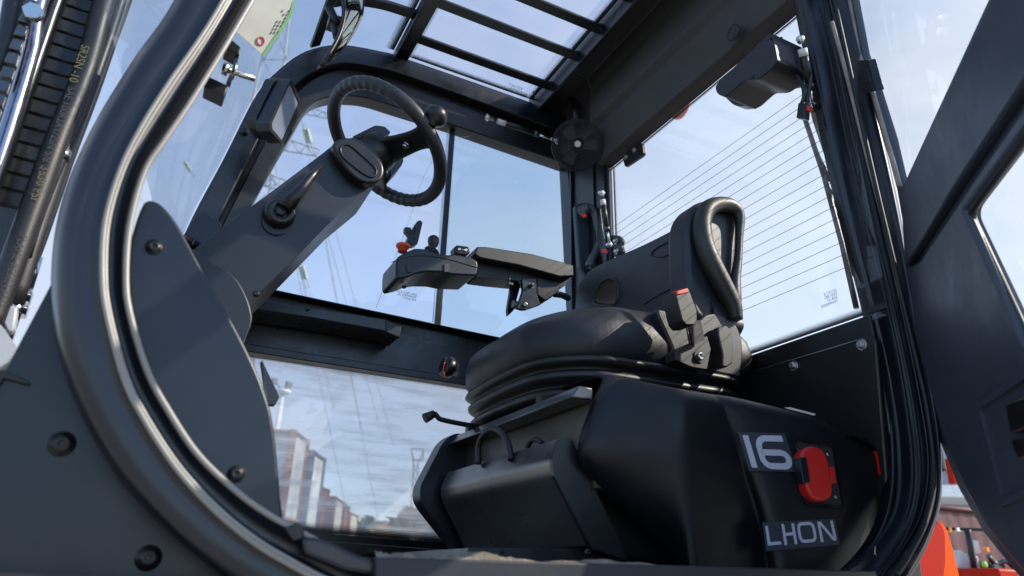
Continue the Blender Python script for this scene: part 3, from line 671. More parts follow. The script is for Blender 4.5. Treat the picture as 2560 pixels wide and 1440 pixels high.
fb = MB().tube([FC - fn * .03 + FY * .07, P(1440, 262, ('z', 1.60)), P(1438, 250, ('z', 1.645))], [.014, .014, .02], 12).lathe(P(1438, 248, ('z', 1.655)), (0, 0, -1), [(0, .028), (.01, .026), (.02, .016)], 24)
part('fan_mount', fb, M_black, fo)
part('fan_switch', MB().tube(PS([(1455, 266), (1477, 265)], ('z', 1.60)), [.004, .002], 8), M_steel, fo)

# ------------------------------------------------------------------ grab handle and latch on the rear corner post
hd = ppx('latch_plate', roundpoly([(1438, 512), (1460, 505), (1474, 512), (1488, 640), (1478, 688), (1466, 688), (1448, 665), (1444, 600)], 8), ('y', 1.80), (0, .02, 0), M_door, bevel=.004, label='latch plate with curved grab handle by the rear corner')
hp = smoothpath(PS([(1452, 528), (1470, 518), (1486, 532), (1493, 565), (1497, 600), (1492, 625), (1478, 650), (1474, 668)], ('y', 1.755)), 5)
part('grab_handle', MB().tube(hp, [.017] * 4 + [.013] * (len(hp) - 8) + [.015] * 4, 12), M_fan, hd)
part('latch_button', MB().lathe(P(1460, 540, ('y', 1.742)), (0, -1, 0), [(0, .009), (.004, .009), (.006, .006)], 18), M_red, hd)
part('handle_bolt', MB().lathe(P(1477, 669, ('y', 1.742)), (0, -1, 0), [(0, .008), (.003, .008), (.002, .004)], 16).lathe(P(1466, 514, ('y', 1.742)), (0, -1, 0), [(0, .008), (.003, .008), (.002, .004)], 16), M_dark_steel, hd)
rh = ppx('rear_window_latch', roundpoly([(1520, 588), (1546, 588), (1556, 600), (1552, 615), (1558, 628), (1545, 645), (1528, 640), (1515, 615)], 5), ('x', 1.19), (.012, 0, 0), M_black, bevel=.002)
for q in ((1541, 604), (1543, 629)): part('latch_bolt', MB().hexbolt(P(*q, ('x', 1.188)), (-1, 0, 0), .006, .008), M_steel, rh)
part('latch_chain', MB().tube(smoothpath(PS([(1500, 520), (1503, 545), (1506, 575), (1511, 600)], ('x', 1.14)), 5), .0022, 6), M_dark_steel, rh)
ppx('red_latch_clip', [(1504, 623), (1512, 622), (1513, 632), (1505, 633)], ('x', 1.15), (.01, 0, 0), M_red, rh)

# ------------------------------------------------------------------ seat
def rrect(cx, cy, hx, hy, z, r, bow=0, n=8, dz=0, rb=None):
    pts = []; r0 = r
    for (sx, sy, a0) in ((1, 1, 0), (-1, 1, 90), (-1, -1, 180), (1, -1, 270)):
        r = rb if (rb and sx > 0) else r0
        for k in range(n + 1):
            a = math.radians(a0 + 90 * k / n)
            x = cx + sx * (hx - r) + r * math.cos(a); y = cy + sy * (hy - r) + r * math.sin(a)
            pts.append(V(x, y, z + dz * (x - cx)))
    if bow:
        for i, p in enumerate(pts):
            if p.x < cx: p.x -= bow * (1 - ((p.y - cy) / hy) ** 2) * (cx - p.x) / hx
    # add points along the straight sides
    o = []
    for i, p in enumerate(pts):
        o.append(p); q = pts[(i + 1) % len(pts)]
        if i % (n + 1) == n:
            for t in (.25, .5, .75):
                s_ = p.lerp(q, t)
                if bow and i == 2 * (n + 1) - 1: s_.x = cx - hx - bow * (1 - ((s_.y - cy) / hy) ** 2)
                o.append(s_)
    return o
SC = (.93, 1.385)
cu = []
for z, inx, r in ((.418, .045, .10), (.424, .018, .12), (.445, .004, .13), (.475, 0, .14), (.510, .006, .14), (.540, .022, .14), (.560, .050, .13), (.570, .085, .12), (.572, .15, .08)):
    cu.append(rrect(SC[0] + .0, SC[1], .265 - inx, .262 - inx, z, r, .035, dz=.055, rb=.035))
m = MB().loft(cu, True); m.f.append(list(range(len(cu[0])))[::-1]); m.m.append(0); m.sm.append(True)
o_ = len(cu[0]) * (len(cu) - 1); m.f.append([o_ + k for k in range(len(cu[0]))]); m.m.append(0); m.sm.append(True)
for i in range(len(m.v)):   # crest in the middle of the side, sinking to the nose
    x = m.v[i].x
    if m.v[i].z > .5 and x < .86: m.v[i].z -= (.86 - x) ** 2 * .55
seat = part('operator_seat', m, M_cush, label='black vinyl operator seat cushion on rubber bellows')
bl = []
for z, inx, r in ((.430, .030, .12), (.424, -.006, .13), (.414, -.010, .13), (.408, .004, .12), (.404, .022, .11), (.398, .004, .12), (.388, -.004, .13), (.380, -.002, .13), (.374, .012, .12), (.370, .030, .11), (.364, .012, .12), (.354, .004, .12), (.346, .006, .12), (.340, .022, .11), (.336, .042, .10), (.326, .048, .09), (.290, .05, .09)):
    bl.append(rrect(SC[0] + .005, SC[1], .255 - inx, .262 - inx, z, r, .03, dz=.02))
part('suspension_bellows', MB().loft(bl, True), M_bellow, seat)
# backrest panel
bk = roundpoly([(1436, 800), (1440, 742), (1448, 706), (1478, 672), (1540, 643), (1620, 608), (1712, 560), (1740, 560), (1790, 800), (1760, 860), (1440, 870)], [5, 15, 25, 30, 40, 60, 10, 10, 10, 5, 5])
hole = sp2([(1492, 760), (1490, 742), (1502, 712), (1520, 697), (1538, 698), (1545, 716), (1540, 760)], 3)
brs = ppx('seat_backrest', bk, ('x', 1.07), (.085, 0, 0), M_vinyl, seat, holes=[hole], bevel=.016, bseg=4)
part('backrest_trim', MB().tube(PS(hole, ('x', 1.072)), .006, 8, True), M_black, seat)
part('backrest_seam', MB().tube(smoothpath(PS([(1626, 640), (1634, 626), (1660, 610), (1712, 588)], ('x', 1.068)), 4), .0015, 6).tube(smoothpath(PS([(1628, 640), (1660, 641), (1712, 612)], ('x', 1.068)), 4), .0012, 6).tube(smoothpath(PS([(1610, 760), (1650, 735), (1706, 708)], ('x', 1.068)), 4), .0012, 6), M_black, seat)
# near bolster with its loop
lp = [(1842, 800, .014), (1832, 762, .020), (1806, 712, .023), (1780, 662, .024), (1760, 610, .023), (1755, 560, .022), (1768, 524, .021), (1797, 511, .019), (1828, 516, .018), (1848, 540, .014), (1848, 590, .010), (1845, 650, .010), (1838, 700, .013), (1836, 745, .016), (1840, 790, .012)]
lpp = smoothpath([P(x, y, ('y', 1.112)) for x, y, r_ in lp], 5); lpr = smoothpath([(r_, 0, 0) for x, y, r_ in lp], 5)
part('backrest_bolster', MB().tube(lpp, [v.x for v in lpr], 18), M_grain, seat)
bi = sp2([(1713, 600), (1714, 560), (1724, 528), (1748, 504), (1790, 495), (1830, 502), (1846, 530), (1846, 620), (1838, 700), (1838, 790), (1800, 812), (1740, 792), (1720, 720)], 4)
ppx('bolster_inner_face', bi, ('y', 1.128), (0, .07, 0), M_vinyl, seat, bevel=.018, bseg=4)
ppx('bolster_hollow_back', [(1765, 520), (1845, 505), (1845, 700), (1800, 700), (1765, 620)], ('y', 1.20), (0, .01, 0), M_vinyl, seat)
# side trim, recliner cover
sc1 = sp2([(1642, 775), (1668, 778), (1700, 790), (1745, 800), (1764, 786), (1796, 783), (1825, 797), (1845, 820), (1856, 855), (1857, 890), (1850, 938), (1830, 940), (1760, 925), (1690, 905), (1682, 870), (1660, 820)], 3)
sd = ppx('seat_side_trim', sc1, ('y', 1.118), (0, .06, 0), M_vinyl, seat, bevel=.010, bseg=3)
ppx('trim_shell', sp2([(1742, 768), (1760, 752), (1800, 755), (1836, 790), (1838, 820), (1800, 800), (1765, 795), (1745, 800)], 3), ('y', 1.135), (0, .08, 0), M_plastic, seat, bevel=.008)
rcv = roundpoly([(1795, 818), (1813, 812), (1828, 824), (1833, 858), (1832, 906), (1819, 918), (1806, 916), (1807, 885), (1796, 838)], 5)
ppx('recliner_handle', rcv, ('y', 1.082), (0, .04, 0), M_grain, seat, bevel=.004)
bq = [(1689, 877), (1720, 859), (1731, 855), (1768, 839), (1778, 873), (1768, 924), (1730, 918), (1689, 900)]
bkt = ppx('belt_bracket', roundpoly(bq, 3), ('y', 1.085), (0, .035, 0), M_grain, seat, bevel=.003)
part('belt_bolt', MB().lathe(P(1749, 891, ('y', 1.083)), (0, -1, 0), [(0, .0135), (.001, .0135)], 22, 1).lathe(P(1749, 891, ('y', 1.082)), (0, -1, 0), [(0, .0075), (.005, .0075), (.006, .006), (.003, .004)], 18), [M_steel, M_ink2], seat)
bu = [(1687, 728), (1722, 721), (1742, 776), (1743, 800), (1735, 812), (1716, 812), (1706, 800)]
mbu = MB().prism(PS(roundpoly(bu, 3), ('y', 1.045)), (0, .045, 0))
mbu.prism(PS([(1688, 727), (1720, 719), (1722, 731), (1693, 738)], ('y', 1.043)), (0, .012, 0), mi=1)
buc = part('belt_buckle', mbu, [M_grain, M_red], seat, bevel=.0025, label='belt buckle with red release')
part('buckle_strap', MB().prism(PS([(1718, 806), (1752, 800), (1762, 850), (1734, 862)], ('y', 1.07)), (0, .006, 0)).tube(PS([(1716, 815), (1724, 858)], ('y', 1.068)), .002, 6), M_black, seat)
part('recline_pivot', MB().hexbolt(P(1768, 752, ('y', 1.14)), (0, -1, 0), .009, .010), M_dark_steel, seat)
part('weight_knob', MB().lathe(P(1138, 925, ('x', .675)), (-.8, -.15, .1), [(0, .008), (.012, .008), (.012, .026), (.018, .029), (.030, .029), (.036, .026), (.037, .01)], 9, 0).tube([P(1112, 905, ('x', .635)), P(1108, 925, ('x', .635)), P(1113, 945, ('x', .635))], .0016, 6, mi=1), [M_black, M_button], seat)
# adjustment lever
lvp = smoothpath(PS([(1215, 1070), (1150, 1059), (1104, 1049), (1094, 1042), (1086, 1032)], ('y', 1.45)), 5)
al = part('adjust_lever', MB().tube(lvp, .0055, 10), M_black, seat)
part('adjust_lever_grip', MB().tube(PS([(1086, 1034), (1062, 1046)], ('y', 1.43)), [.008, .011], 12), M_rubber, seat)

# ------------------------------------------------------------------ armrest with controls
am = ppx('armrest', roundpoly([(1190, 640), (1300, 660), (1400, 688), (1432, 688), (1412, 716), (1390, 722), (1345, 700), (1300, 703), (1240, 697), (1190, 690)], 6), ('y', 1.685), (0, .07, 0), M_black, bevel=.005, label='right armrest with control pod')
pad = roundpoly([(1186, 634), (1193, 616), (1215, 616), (1330, 634), (1434, 662), (1435, 690), (1400, 692), (1300, 664), (1200, 645)], 4)
ppx('armrest_pad', pad, ('y', 1.652), (0, .10, 0), M_grain, am, bevel=.005)
brk = ppx('armrest_bracket', roundpoly([(1305, 695), (1342, 695), (1342, 734), (1352, 762), (1314, 775), (1292, 771), (1307, 727)], 4), ('y', 1.675), (0, .012, 0), M_paint, am, bevel=.002)
ppx('armrest_bracket_back', roundpoly([(1280, 700), (1305, 700), (1285, 775), (1270, 790), (1268, 775)], 5), ('y', 1.72), (0, .012, 0), M_paint, am, bevel=.002)
part('bracket_bolt', MB().hexbolt(P(1328, 714, ('y', 1.674)), (0, -1, 0), .0055, .010), M_dark_steel, am)
part('bracket_pin', MB().lathe(P(1312, 762, ('y', 1.674)), (0, -1, 0), [(0, .007), (.004, .007), (.003, .004)], 20), M_dark_steel, am)
part('bracket_pivot', MB().tube(PS([(1282, 760), (1305, 768)], ('y', 1.70)), .012, 12), M_dark_steel, am)
ppx('armrest_clutch', roundpoly([(1343, 690), (1400, 705), (1400, 728), (1364, 754), (1342, 736)], 8), ('y', 1.68), (0, .05, 0), M_black, am, bevel=.004)
part('armrest_cable', MB().tube(smoothpath(PS([(1385, 735), (1405, 738), (1425, 748)], ('y', 1.70)), 4), [.010] * 8 + [.006], 10), M_rubber, am)
part('armrest_wire_clip', MB().tube(PS([(1273, 690), (1275, 706)], ('y', 1.67)), .002, 6).box(P(1276, 710, ('y', 1.67)), (.014, .01, .006)), M_dark_steel, am)
pod = roundpoly([(990, 662), (993, 643), (1008, 633), (1038, 620), (1067, 622), (1096, 634), (1122, 637), (1134, 635), (1177, 642), (1194, 653), (1196, 668), (1191, 689), (1132, 686), (1106, 680), (1067, 679), (1040, 684), (1022, 692), (996, 698), (990, 690)], 6)
cp_ = ppx('control_pod', pod, ('y', 1.655), (0, .125, 0), M_plastic, am, bevel=.009, bseg=3)
part('pod_seam', MB().tube(smoothpath(PS([(979, 656), (1030, 640), (1100, 643), (1194, 668)], ('y', 1.654)), 5), .0012, 6), M_ink2, am)
for q in ([(1016, 660), (1027, 656), (1030, 680), (1018, 680)], [(1111, 660), (1124, 660), (1124, 680), (1111, 680)]):
    part('pod_switch', MB().prism(PS(q, ('y', 1.651)), (0, .004, 0)), M_ink2, am, bevel=.0005)
part('pod_screw', MB().lathe(P(1010, 716, ('y', 1.72)), (0, -.5, -1), [(0, .006), (.003, .006)], 12), M_ink2, am)
eb = P(1006, 630, ('y', 1.70))
part('emergency_stop_button', MB().lathe(eb, (0, 0, 1), [(0, .013), (.012, .013), (.013, .018), (.018, .0195), (.022, .018), (.023, .004)], 26), M_button, am)
jb = P(1081, 634, ('y', 1.70))
part('joystick', MB().lathe(jb, (0, 0, 1), [(0, .019), (.004, .019), (.006, .014), (.010, .015), (.012, .009), (.018, .009), (.026, .014), (.038, .0165), (.048, .0155), (.054, .010), (.056, .003)], 24), M_plastic, am)
part('joystick_boot', MB().lathe(P(1070, 628, ('y', 1.72)), (0, 0, 1), [(0, .012), (.01, .010), (.014, .006)], 16), M_black, am)
rk = ppx('rocker_switch', roundpoly([(1134, 620), (1142, 612), (1172, 616), (1176, 632), (1168, 638), (1138, 634)], 4), ('y', 1.66), (0, .03, 0), M_black, am, bevel=.003)
mk = MB()
for sgn, cx in ((-1, 1149), (1, 1165)):
    mk.add(PS([(cx + sgn * 4.5, 622.5 + (cx - 1149) * .12), (cx, 618.5 + (cx - 1149) * .12), (cx, 627 + (cx - 1149) * .12)], ('y', 1.6565)), [(0, 1, 2)])
    mk.add(PS([(cx, 621 + (cx - 1149) * .12), (cx - sgn * 4, 621 + (cx - 1149) * .12), (cx - sgn * 4, 624.5 + (cx - 1149) * .12), (cx, 624.5 + (cx - 1149) * .12)], ('y', 1.6565)), [(0, 1, 2, 3)])
mk.lathe(P(1157, 624, ('y', 1.657)), (0, -1, 0), [(0, .0016), (.0005, .0016)], 10)
part('rocker_marks', mk, M_white, am)

# ------------------------------------------------------------------ seat base
rail = MB().prism([V(.615, 1.0, .290), V(.632, 1.0, .313), V(.66, 1.0, .313), V(.66, 1.0, .290)], (0, .58, 0))
sb = part('seat_base', rail, M_satin, bevel=.003)
part('seat_base_panel', MB().box((.675, 1.31, .22), (.02, .60, .15)), mat('brown_reflection_base', (.032, .024, .020), .4), sb, bevel=.002)  # brown in the panel colour stands in for a reflection
for q in (1.16, 1.50): part('seat_slide', MB().box((.69, q, .320), (.10, .02, .022)), M_black, sb, bevel=.002)
part('seat_base_box', MB().box((.93, 1.34, .12), (.48, .58, .30)), M_paint2, sb, bevel=.003)
hump = roundpoly([(1396, 1097), (1430, 1101), (1560, 1385), (1473, 1366), (1384, 1190), (1378, 1150)], [1, 2, 2, 5, 20, 9], 7)
part('battery_cover', MB().prism(PS(hump, ('y', 1.03)), (0, .495, 0)), M_satin, sb, bevel=.002, label='folded steel cover with a slanted front')
ppx('battery_cover_lip', roundpoly([(1398, 1097), (1432, 1101), (1440, 1120), (1570, 1400), (1480, 1372), (1386, 1190), (1380, 1150)], 3), ('y', 1.018), (0, .01, 0), M_paint2, sb)
fp = [(1135, 1082), (1175, 1086), (1215, 1096), (1290, 1402), (1160, 1394), (1064, 1273), (1050, 1250), (1050, 1216), (1108, 1104)]
ppx('base_side_plate', roundpoly(fp, [20, 4, 4, 2, 3, 20, 14, 14, 20]), ('y', 1.55), (0, .05, 0), M_post, sb, bevel=.006, bseg=3)
for q in ((1249, 1385), (1470, 1381)): part('base_bolt', MB().dome(P(*q, ('y', 1.0)), (0, -1, 0), .005), M_black, sb)
part('base_cable', MB().tube(smoothpath(PS([(1196, 1160), (1196, 1120), (1208, 1088), (1234, 1072), (1258, 1086), (1272, 1115), (1278, 1150)], ('x', .60)), 6), .0065, 10), M_rubber, sb)
part('base_cable', MB().tube(smoothpath(PS([(1318, 1120), (1328, 1102), (1342, 1100), (1356, 1108)], ('x', .62)), 6), .005, 8), M_rubber, sb)
ppx('seat_base_foot', [(1170, 1370), (1500, 1370), (1700, 1420), (1700, 1500), (1150, 1500)], ('y', 1.05), (0, .3, 0), M_paint2, sb)
part('cab_floor', MB().box((.55, 1.38, -.02), (1.35, 1.10, .03)), M_rubber)

# ------------------------------------------------------------------ cowl with "16"
CA, CB = P(1845, 1150, ('y', .925)), P(2112, 1200, ('y', .872))
cn = (CB - CA).cross(V(0, 0, 1)).normalized()
if cn.y > 0: cn = -cn
CPL = lambda off=0: (CA + cn * off, cn)
cols_c = [
    [(1560, 955), (1530, 990), (1475, 1090), (1470, 1150), (1520, 1230), (1620, 1310), (1690, 1370), (1730, 1440), (1740, 1520)],
    [(1506, 943), (1478, 985), (1440, 1085), (1432, 1140), (1452, 1195), (1560, 1290), (1660, 1372), (1720, 1440), (1730, 1520)],
    [(1526, 931), (1496, 985), (1456, 1085), (1448, 1140), (1476, 1190), (1585, 1285), (1675, 1366), (1722, 1436), (1732, 1520)],
    [(1560, 934), (1530, 990), (1488, 1085), (1480, 1132), (1512, 1180), (1618, 1280), (1696, 1360), (1726, 1432), (1734, 1520)],
    [(1640, 952), (1630, 1000), (1610, 1085), (1604, 1140), (1618, 1190), (1668, 1280), (1708, 1355), (1727, 1430), (1735, 1520)],
    [(1704, 966), (1704, 1000), (1704, 1085), (1706, 1140), (1708, 1190), (1713, 1280), (1719, 1355), (1724, 1430), (1736, 1520)],
    [(1750, 974), (1762, 1000), (1776, 1085), (1784, 1140), (1794, 1190), (1805, 1280), (1812, 1355), (1818, 1430), (1825, 1520)],
    [(1786, 980), (1806, 1010), (1832, 1085), (1846, 1140), (1862, 1190), (1886, 1280), (1902, 1355), (1914, 1430), (1925, 1520)],
    [(1792, 981), (1814, 1011), (1840, 1086), (1855, 1141), (1871, 1191), (1895, 1281), (1911, 1356), (1923, 1431), (1934, 1520)],
    [(1840, 988), (1850, 1015), (1868, 1085), (1876, 1140), (1888, 1190), (1908, 1280), (1922, 1355), (1936, 1430), (1950, 1520)],
    [(1950, 1014), (1958, 1040), (1966, 1095), (1970, 1145), (1975, 1195), (1985, 1280), (1995, 1355), (2005, 1430), (2015, 1520)],
    [(2050, 1040), (2062, 1066), (2078, 1110), (2088, 1155), (2092, 1200), (2096, 1280), (2090, 1355), (2080, 1430), (2070, 1520)],
    [(2130, 1082), (2145, 1105), (2160, 1140), (2168, 1175), (2172, 1210), (2170, 1280), (2150, 1355), (2120, 1430), (2090, 1520)],
    [(2184, 1124), (2200, 1146), (2212, 1170), (2220, 1200), (2222, 1225), (2212, 1285), (2185, 1355), (2150, 1430), (2100, 1520)],
    [(2190, 1122), (2208, 1146), (2220, 1170), (2227, 1200), (2228, 1225), (2218, 1285), (2195, 1360), (2155, 1440), (2110, 1530)]]
ycol = [1.07, 1.02, .990, .974, .950, .925, .928, .932, .930, None, None, None, .868, .862, .90]
cr = []
for pts, Y in zip(cols_c, ycol):
    c = []
    if Y is None:
        top = P(*pts[0], CPL(-.012)); c += [top + V(0, .12, .012), top + V(0, .04, .006), top] + [P(*q, CPL()) for q in pts[1:]]
        cr.append(c); continue
    top = P(*pts[0], ('y', Y + .012))
    c.append(top + V(.0, .16, .012)); c.append(top + V(0, .05, .006)); c.append(top)
    for k, q in enumerate(pts[1:]):
        c.append(P(*q, ('y', Y + (0, 0, .002, .010 if Y > .93 else .004, .012, .016, .018, .02)[k])))
    cr.append(c)
cw = part('battery_cowl', MB().loft(cr), M_cowl, subsurf=2, label='black moulded cowl below the seat with 16 and Li-ion decals')
md = cw.data
cl_attr = md.attributes.new('crease_edge', 'FLOAT', 'EDGE')
nc = len(cr[0])
for i, e in enumerate(md.edges):
    a, c = sorted(e.vertices); ra, rc = a // nc, c // nc
    if ra == rc and ra in (5, 7, 8): cl_attr.data[i].value = .85
    if ra != rc and a % nc == 3: cl_attr.data[i].value = .35
# decals
def decal(name, quad, Y, parent, strokes, wd, gw, gh, lab=None):
    q = PS(quad, CPL(Y)); m = MB()
    base = part(name, MB().prism(q, cn * -.0008), M_decal, parent, label=lab)
    def uvp(a, c): a /= gw; c /= gh; return q[0].lerp(q[1], a).lerp(q[3].lerp(q[2], a), c) + cn * .0008
    for s_ in strokes:
        pts = s_
        L_ = []; R_ = []
        for i, (x, y) in enumerate(pts):
            a = Vector(pts[max(i - 1, 0)]); c = Vector(pts[min(i + 1, len(pts) - 1)])
            if s_[0] == s_[-1] and i in (0, len(pts) - 1): a = Vector(pts[-2]); c = Vector(pts[1])
            d0 = (Vector(pts[i]) - a); d1 = (c - Vector(pts[i])); 
            if d0.length < 1e-6: d0 = d1
            if d1.length < 1e-6: d1 = d0
            t = (d0.normalized() + d1.normalized()).normalized(); nn = Vector((-t.y, t.x)); k = min(1.6, 1 / max(.3, nn.dot(Vector((-d0.normalized().y, d0.normalized().x)))))
            L_.append(uvp(x + nn.x * wd / 2 * k, y + nn.y * wd / 2 * k)); R_.append(uvp(x - nn.x * wd / 2 * k, y - nn.y * wd / 2 * k))
        m.loft([L_, R_], smooth=False)
    part('decal_lettering', m, M_ink, base)
    return base
def arc(cx, cy, rx, ry, a0, a1, n=8): return [(cx + rx * math.cos(math.radians(a0 + (a1 - a0) * k / n)), cy + ry * math.sin(math.radians(a0 + (a1 - a0) * k / n))) for k in range(n + 1)]
st16 = [[(2.2, 1.0), (2.2, 11.0)],
        [(14.5, 1.8), (9, 1.8)] + arc(8.6, 4.6, 2.9, 2.8, -90, -180, 5) + [(5.7, 8.0)] + arc(8.2, 8.0, 2.5, 2.4, 180, 90, 5) + [(12.0, 10.4)] + arc(12.3, 8.3, 2.1, 2.1, 90, -90, 7) + [(5.9, 6.2)]]
decal('capacity_decal', [(1844, 1080), (1962, 1083), (1993, 1180), (1872, 1177)], .0035, None, st16, 1.9, 16, 12, 'dark sticker reading 16 in pale digits')
stl = [[(1.2, 1.2), (1.2, 6.8), (5.6, 6.8)], [(7.2, .8), (7.2, 7.6)], [(7.6, 4.2), (10.4, 4.2)], [(10.9, .8), (10.9, 7.6)],
       arc(14.2, 2.6, 1.4, 1.5, -180, -90, 3) + arc(17.0, 2.6, 1.4, 1.5, -90, 0, 3) + arc(17.0, 5.4, 1.4, 1.5, 0, 90, 3) + arc(14.2, 5.4, 1.4, 1.5, 90, 180, 3) + [(12.8, 2.6)],
       [(20.6, 7.6), (20.6, 1.2), (21.2, 1.2), (25.0, 6.9), (25.6, 6.9), (25.6, .6)]]
decal('battery_type_decal', [(1906, 1306), (2086, 1297), (2100, 1362), (1916, 1378)], .0035, None, stl, 1.0, 27, 9, 'dark sticker reading LI-ION')
# charging socket with red cap
sq = roundpoly([(1984, 1093), (2088, 1112), (2116, 1272), (2014, 1262)], 9)
si = roundpoly([(1989, 1099), (2084, 1117), (2110, 1266), (2018, 1256)], 8)
skt = ppx('charging_socket', si, CPL(.001), cn * -.01, M_ink2, label='recessed charging socket under a red cap')
ppx('socket_rim', sq, CPL(.007), cn * -.010, M_paint, skt, holes=[si], bevel=.002)
rc_ = sp2([(2003, 1160), (2003, 1135), (2018, 1118), (2040, 1116), (2062, 1128), (2074, 1160), (2082, 1210), (2080, 1240), (2062, 1252), (2038, 1250), (2022, 1232), (2012, 1200)], 3)
ppx('socket_cap', rc_, CPL(.024), cn * -.026, M_red, skt, bevel=.005, bseg=3)
ppx('cap_tab', roundpoly([(2074, 1166), (2086, 1166), (2092, 1208), (2080, 1210)], 2), CPL(.020), cn * -.018, M_red, skt, bevel=.001)
ppx('cap_latch', roundpoly([(1999, 1143), (2016, 1143), (2026, 1205), (2009, 1208)], 2), CPL(.027), cn * -.02, M_panel, skt, bevel=.001)
for q in ((1992, 1124), (2068, 1136), (2012, 1235), (2088, 1243)):
    part('socket_screw', MB().lathe(P(*q, CPL(.0012)), cn, [(0, .0032), (.003, .0032), (.0035, .0015)], 14), M_steel, skt)
# tail of the cowl: strap, red edge, warning sticker
ppx('cowl_rear_gasket', roundpoly([(2120, 1085), (2165, 1096), (2205, 1120), (2226, 1160), (2230, 1200), (2215, 1150), (2180, 1112)], 6), ('y', .862), (0, .01, 0), M_paint, cw, bevel=.003)
ppx('warning_sticker', [(1960, 1019), (1975, 1018), (2040, 1035), (2036, 1039), (1985, 1026)], CPL(.001), cn * -.001, [M_label], cw)
rb = ppx('rear_body_edge', [(2192, 1128), (2222, 1170), (2232, 1172), (2228, 1260), (2208, 1215)], ('y', .862), (0, .01, 0), M_redpaint, label='red painted body edge behind the cowl')
# counterweight outside, low behind the rear post
cwt = roundpoly([(2210, 1560), (2290, 1420), (2335, 1330), (2348, 1302), (2366, 1320), (2384, 1380), (2400, 1450), (2420, 1560)], [2, 2, 8, 8, 14, 4, 2, 2])
ppx('counterweight', cwt, ('y', 1.05), (0, .9, 0), [M_orange], bevel=.03, bseg=4, label='orange counterweight behind the cab')
ppx('fender_edge', roundpoly([(2200, 1560), (2280, 1420), (2330, 1330), (2347, 1300), (2362, 1330), (2364, 1400), (2345, 1560)], 8), ('y', 1.0), (0, .08, 0), M_redpaint, bevel=.01, label='red fender beside the orange counterweight')

# ------------------------------------------------------------------ sill with crumbling dirty mat
tp = [(755, 1342), (790, 1344), (830, 1356), (868, 1376), (905, 1392), (946, 1396)]
ppx('sill_corner_strip', tp + [(946, 1440), (860, 1425), (760, 1385)], ('y', .785), (0, .06, 0), M_post, bevel=.004)
edge = []
x = 940
while x < 2200:
    y = 1393 + (x - 950) * .028
    edge.append((x, y)); x += 9
sl_ = ppx('door_sill', [(p[0], p[1]) for p in edge] + [(2200, 1520), (940, 1520)], ('y', .775), (0, .12, 0), mat('worn_sill_metal', (.008, .011, .018), .55, dust=.05, bump=.4, bscale=80, bdist=.001), bevel=.002, label='worn door sill caked with dry dirt')
dr = MB(); rows = []
ed = []; x = 940
while x < 1660:
    ed.append((x, 1396 + (x - 950) * .028)); x += 4
for j, (dy, dh) in enumerate(((0, 0), (.004, .8), (.02, 1), (.045, .9), (.06, 0))):
    r_ = []
    for i, (x, y) in enumerate(ed):
        h = max(0, .55 + .5 * math.sin(x * .021 + 1) + .35 * math.sin(x * .063) + random.uniform(-.25, .25)) * .0075 * dh * (1 if x < 1300 else .55)
        p = P(x, y, ('y', .78)); r_.append(p + V(0, dy, h + .001))
    rows.append(r_)
part('dried_mud', dr.loft(rows), M_dirt, sl_, kind='stuff')
ppx('sill_clip', roundpoly([(712, 1322), (742, 1306), (762, 1318), (758, 1346), (735, 1352)], 5), ('y', .79), (0, .03, 0), M_rubber, sl_, bevel=.003)

# ------------------------------------------------------------------ open near door
dn = V(.74, -.67, 0).normalized(); dp = V(1.238, .765, 0); DPL = (dp, dn)
def dpl(off): return (dp - dn * off, dn)
d_out = [(2108, -420), (2110, -60), (2158, 190), (2238, 445), (2258, 560), (2266, 670), (2276, 790), (2294, 900), (2322, 1010), (2345, 1090), (2400, 1225), (2460, 1330), (2540, 1430), (2640, 1530), (2900, 1640), (3300, 1650), (3500, 900), (3500, -420)]
h_up = [(2118, -300), (2132, 0), (2158, 139), (2188, 226), (2226, 350), (2254, 474), (2472, 0), (2612, -300)]
h_lo = roundpoly([(2418, 532), (2560, 340), (2700, 150), (3300, 150), (3300, 900), (2760, 1180), (2560, 838)], [30, 2, 30, 30, 30, 30, 2])
door = part('cab_door', MB().prism(PS(d_out, DPL), dn * .014, [PS(h_up, DPL), PS(h_lo, DPL)]), M_door, bevel=.004, bseg=2, label='open near door swung out at the right')
part('door_rail', MB().prism(PS([(2250, 480), (2474, 0), (2612, -300), (2760, -300), (2560, 200), (2370, 490), (2262, 668)], dpl(.016)), dn * .018), M_door, door, bevel=.004, ang=20)
part('door_lower_panel', MB().prism(PS([(2266, 672), (2300, 650), (2440, 440), (2560, 265), (2700, 60), (2706, 140), (2560, 322), (2408, 526), (2550, 845), (2740, 1200), (2760, 1560), (2640, 1520), (2545, 1418), (2470, 1325), (2410, 1220), (2357, 1090), (2310, 930), (2290, 840)], dpl(.012)), dn * .014), M_door, door, bevel=.006, bseg=3, ang=20)
part('door_glass_seal', MB().tube(PS(roundpoly([(2424, 532), (2560, 350), (2700, 160), (3290, 160), (3290, 890), (2765, 1170), (2560, 828)], [30, 2, 30, 30, 30, 30, 2]), dpl(.002)), .006, 8, True), M_rubber, door)
part('door_upper_glass', MB().add(PS(h_up, (dp + dn * .008, dn)), [tuple(range(len(h_up)))]), G_clear, door)
part('door_lower_glass', MB().add(PS(h_lo, (dp + dn * .008, dn)), [tuple(range(len(h_lo)))]), G_clear, door)
part('door_edge_seal', MB().tube(PS([(2110, -60), (2124, 0), (2150, 139), (2181, 226), (2218, 350), (2249, 468)], dpl(.004)), .0052, 8), M_tan, door)
bx = roundpoly([(2134, 153), (2170, 149), (2188, 215), (2192, 226), (2152, 234)], 3)
part('door_bump_stop', MB().prism(PS(bx, dpl(.03)), dn * .014), M_black, door, bevel=.003)
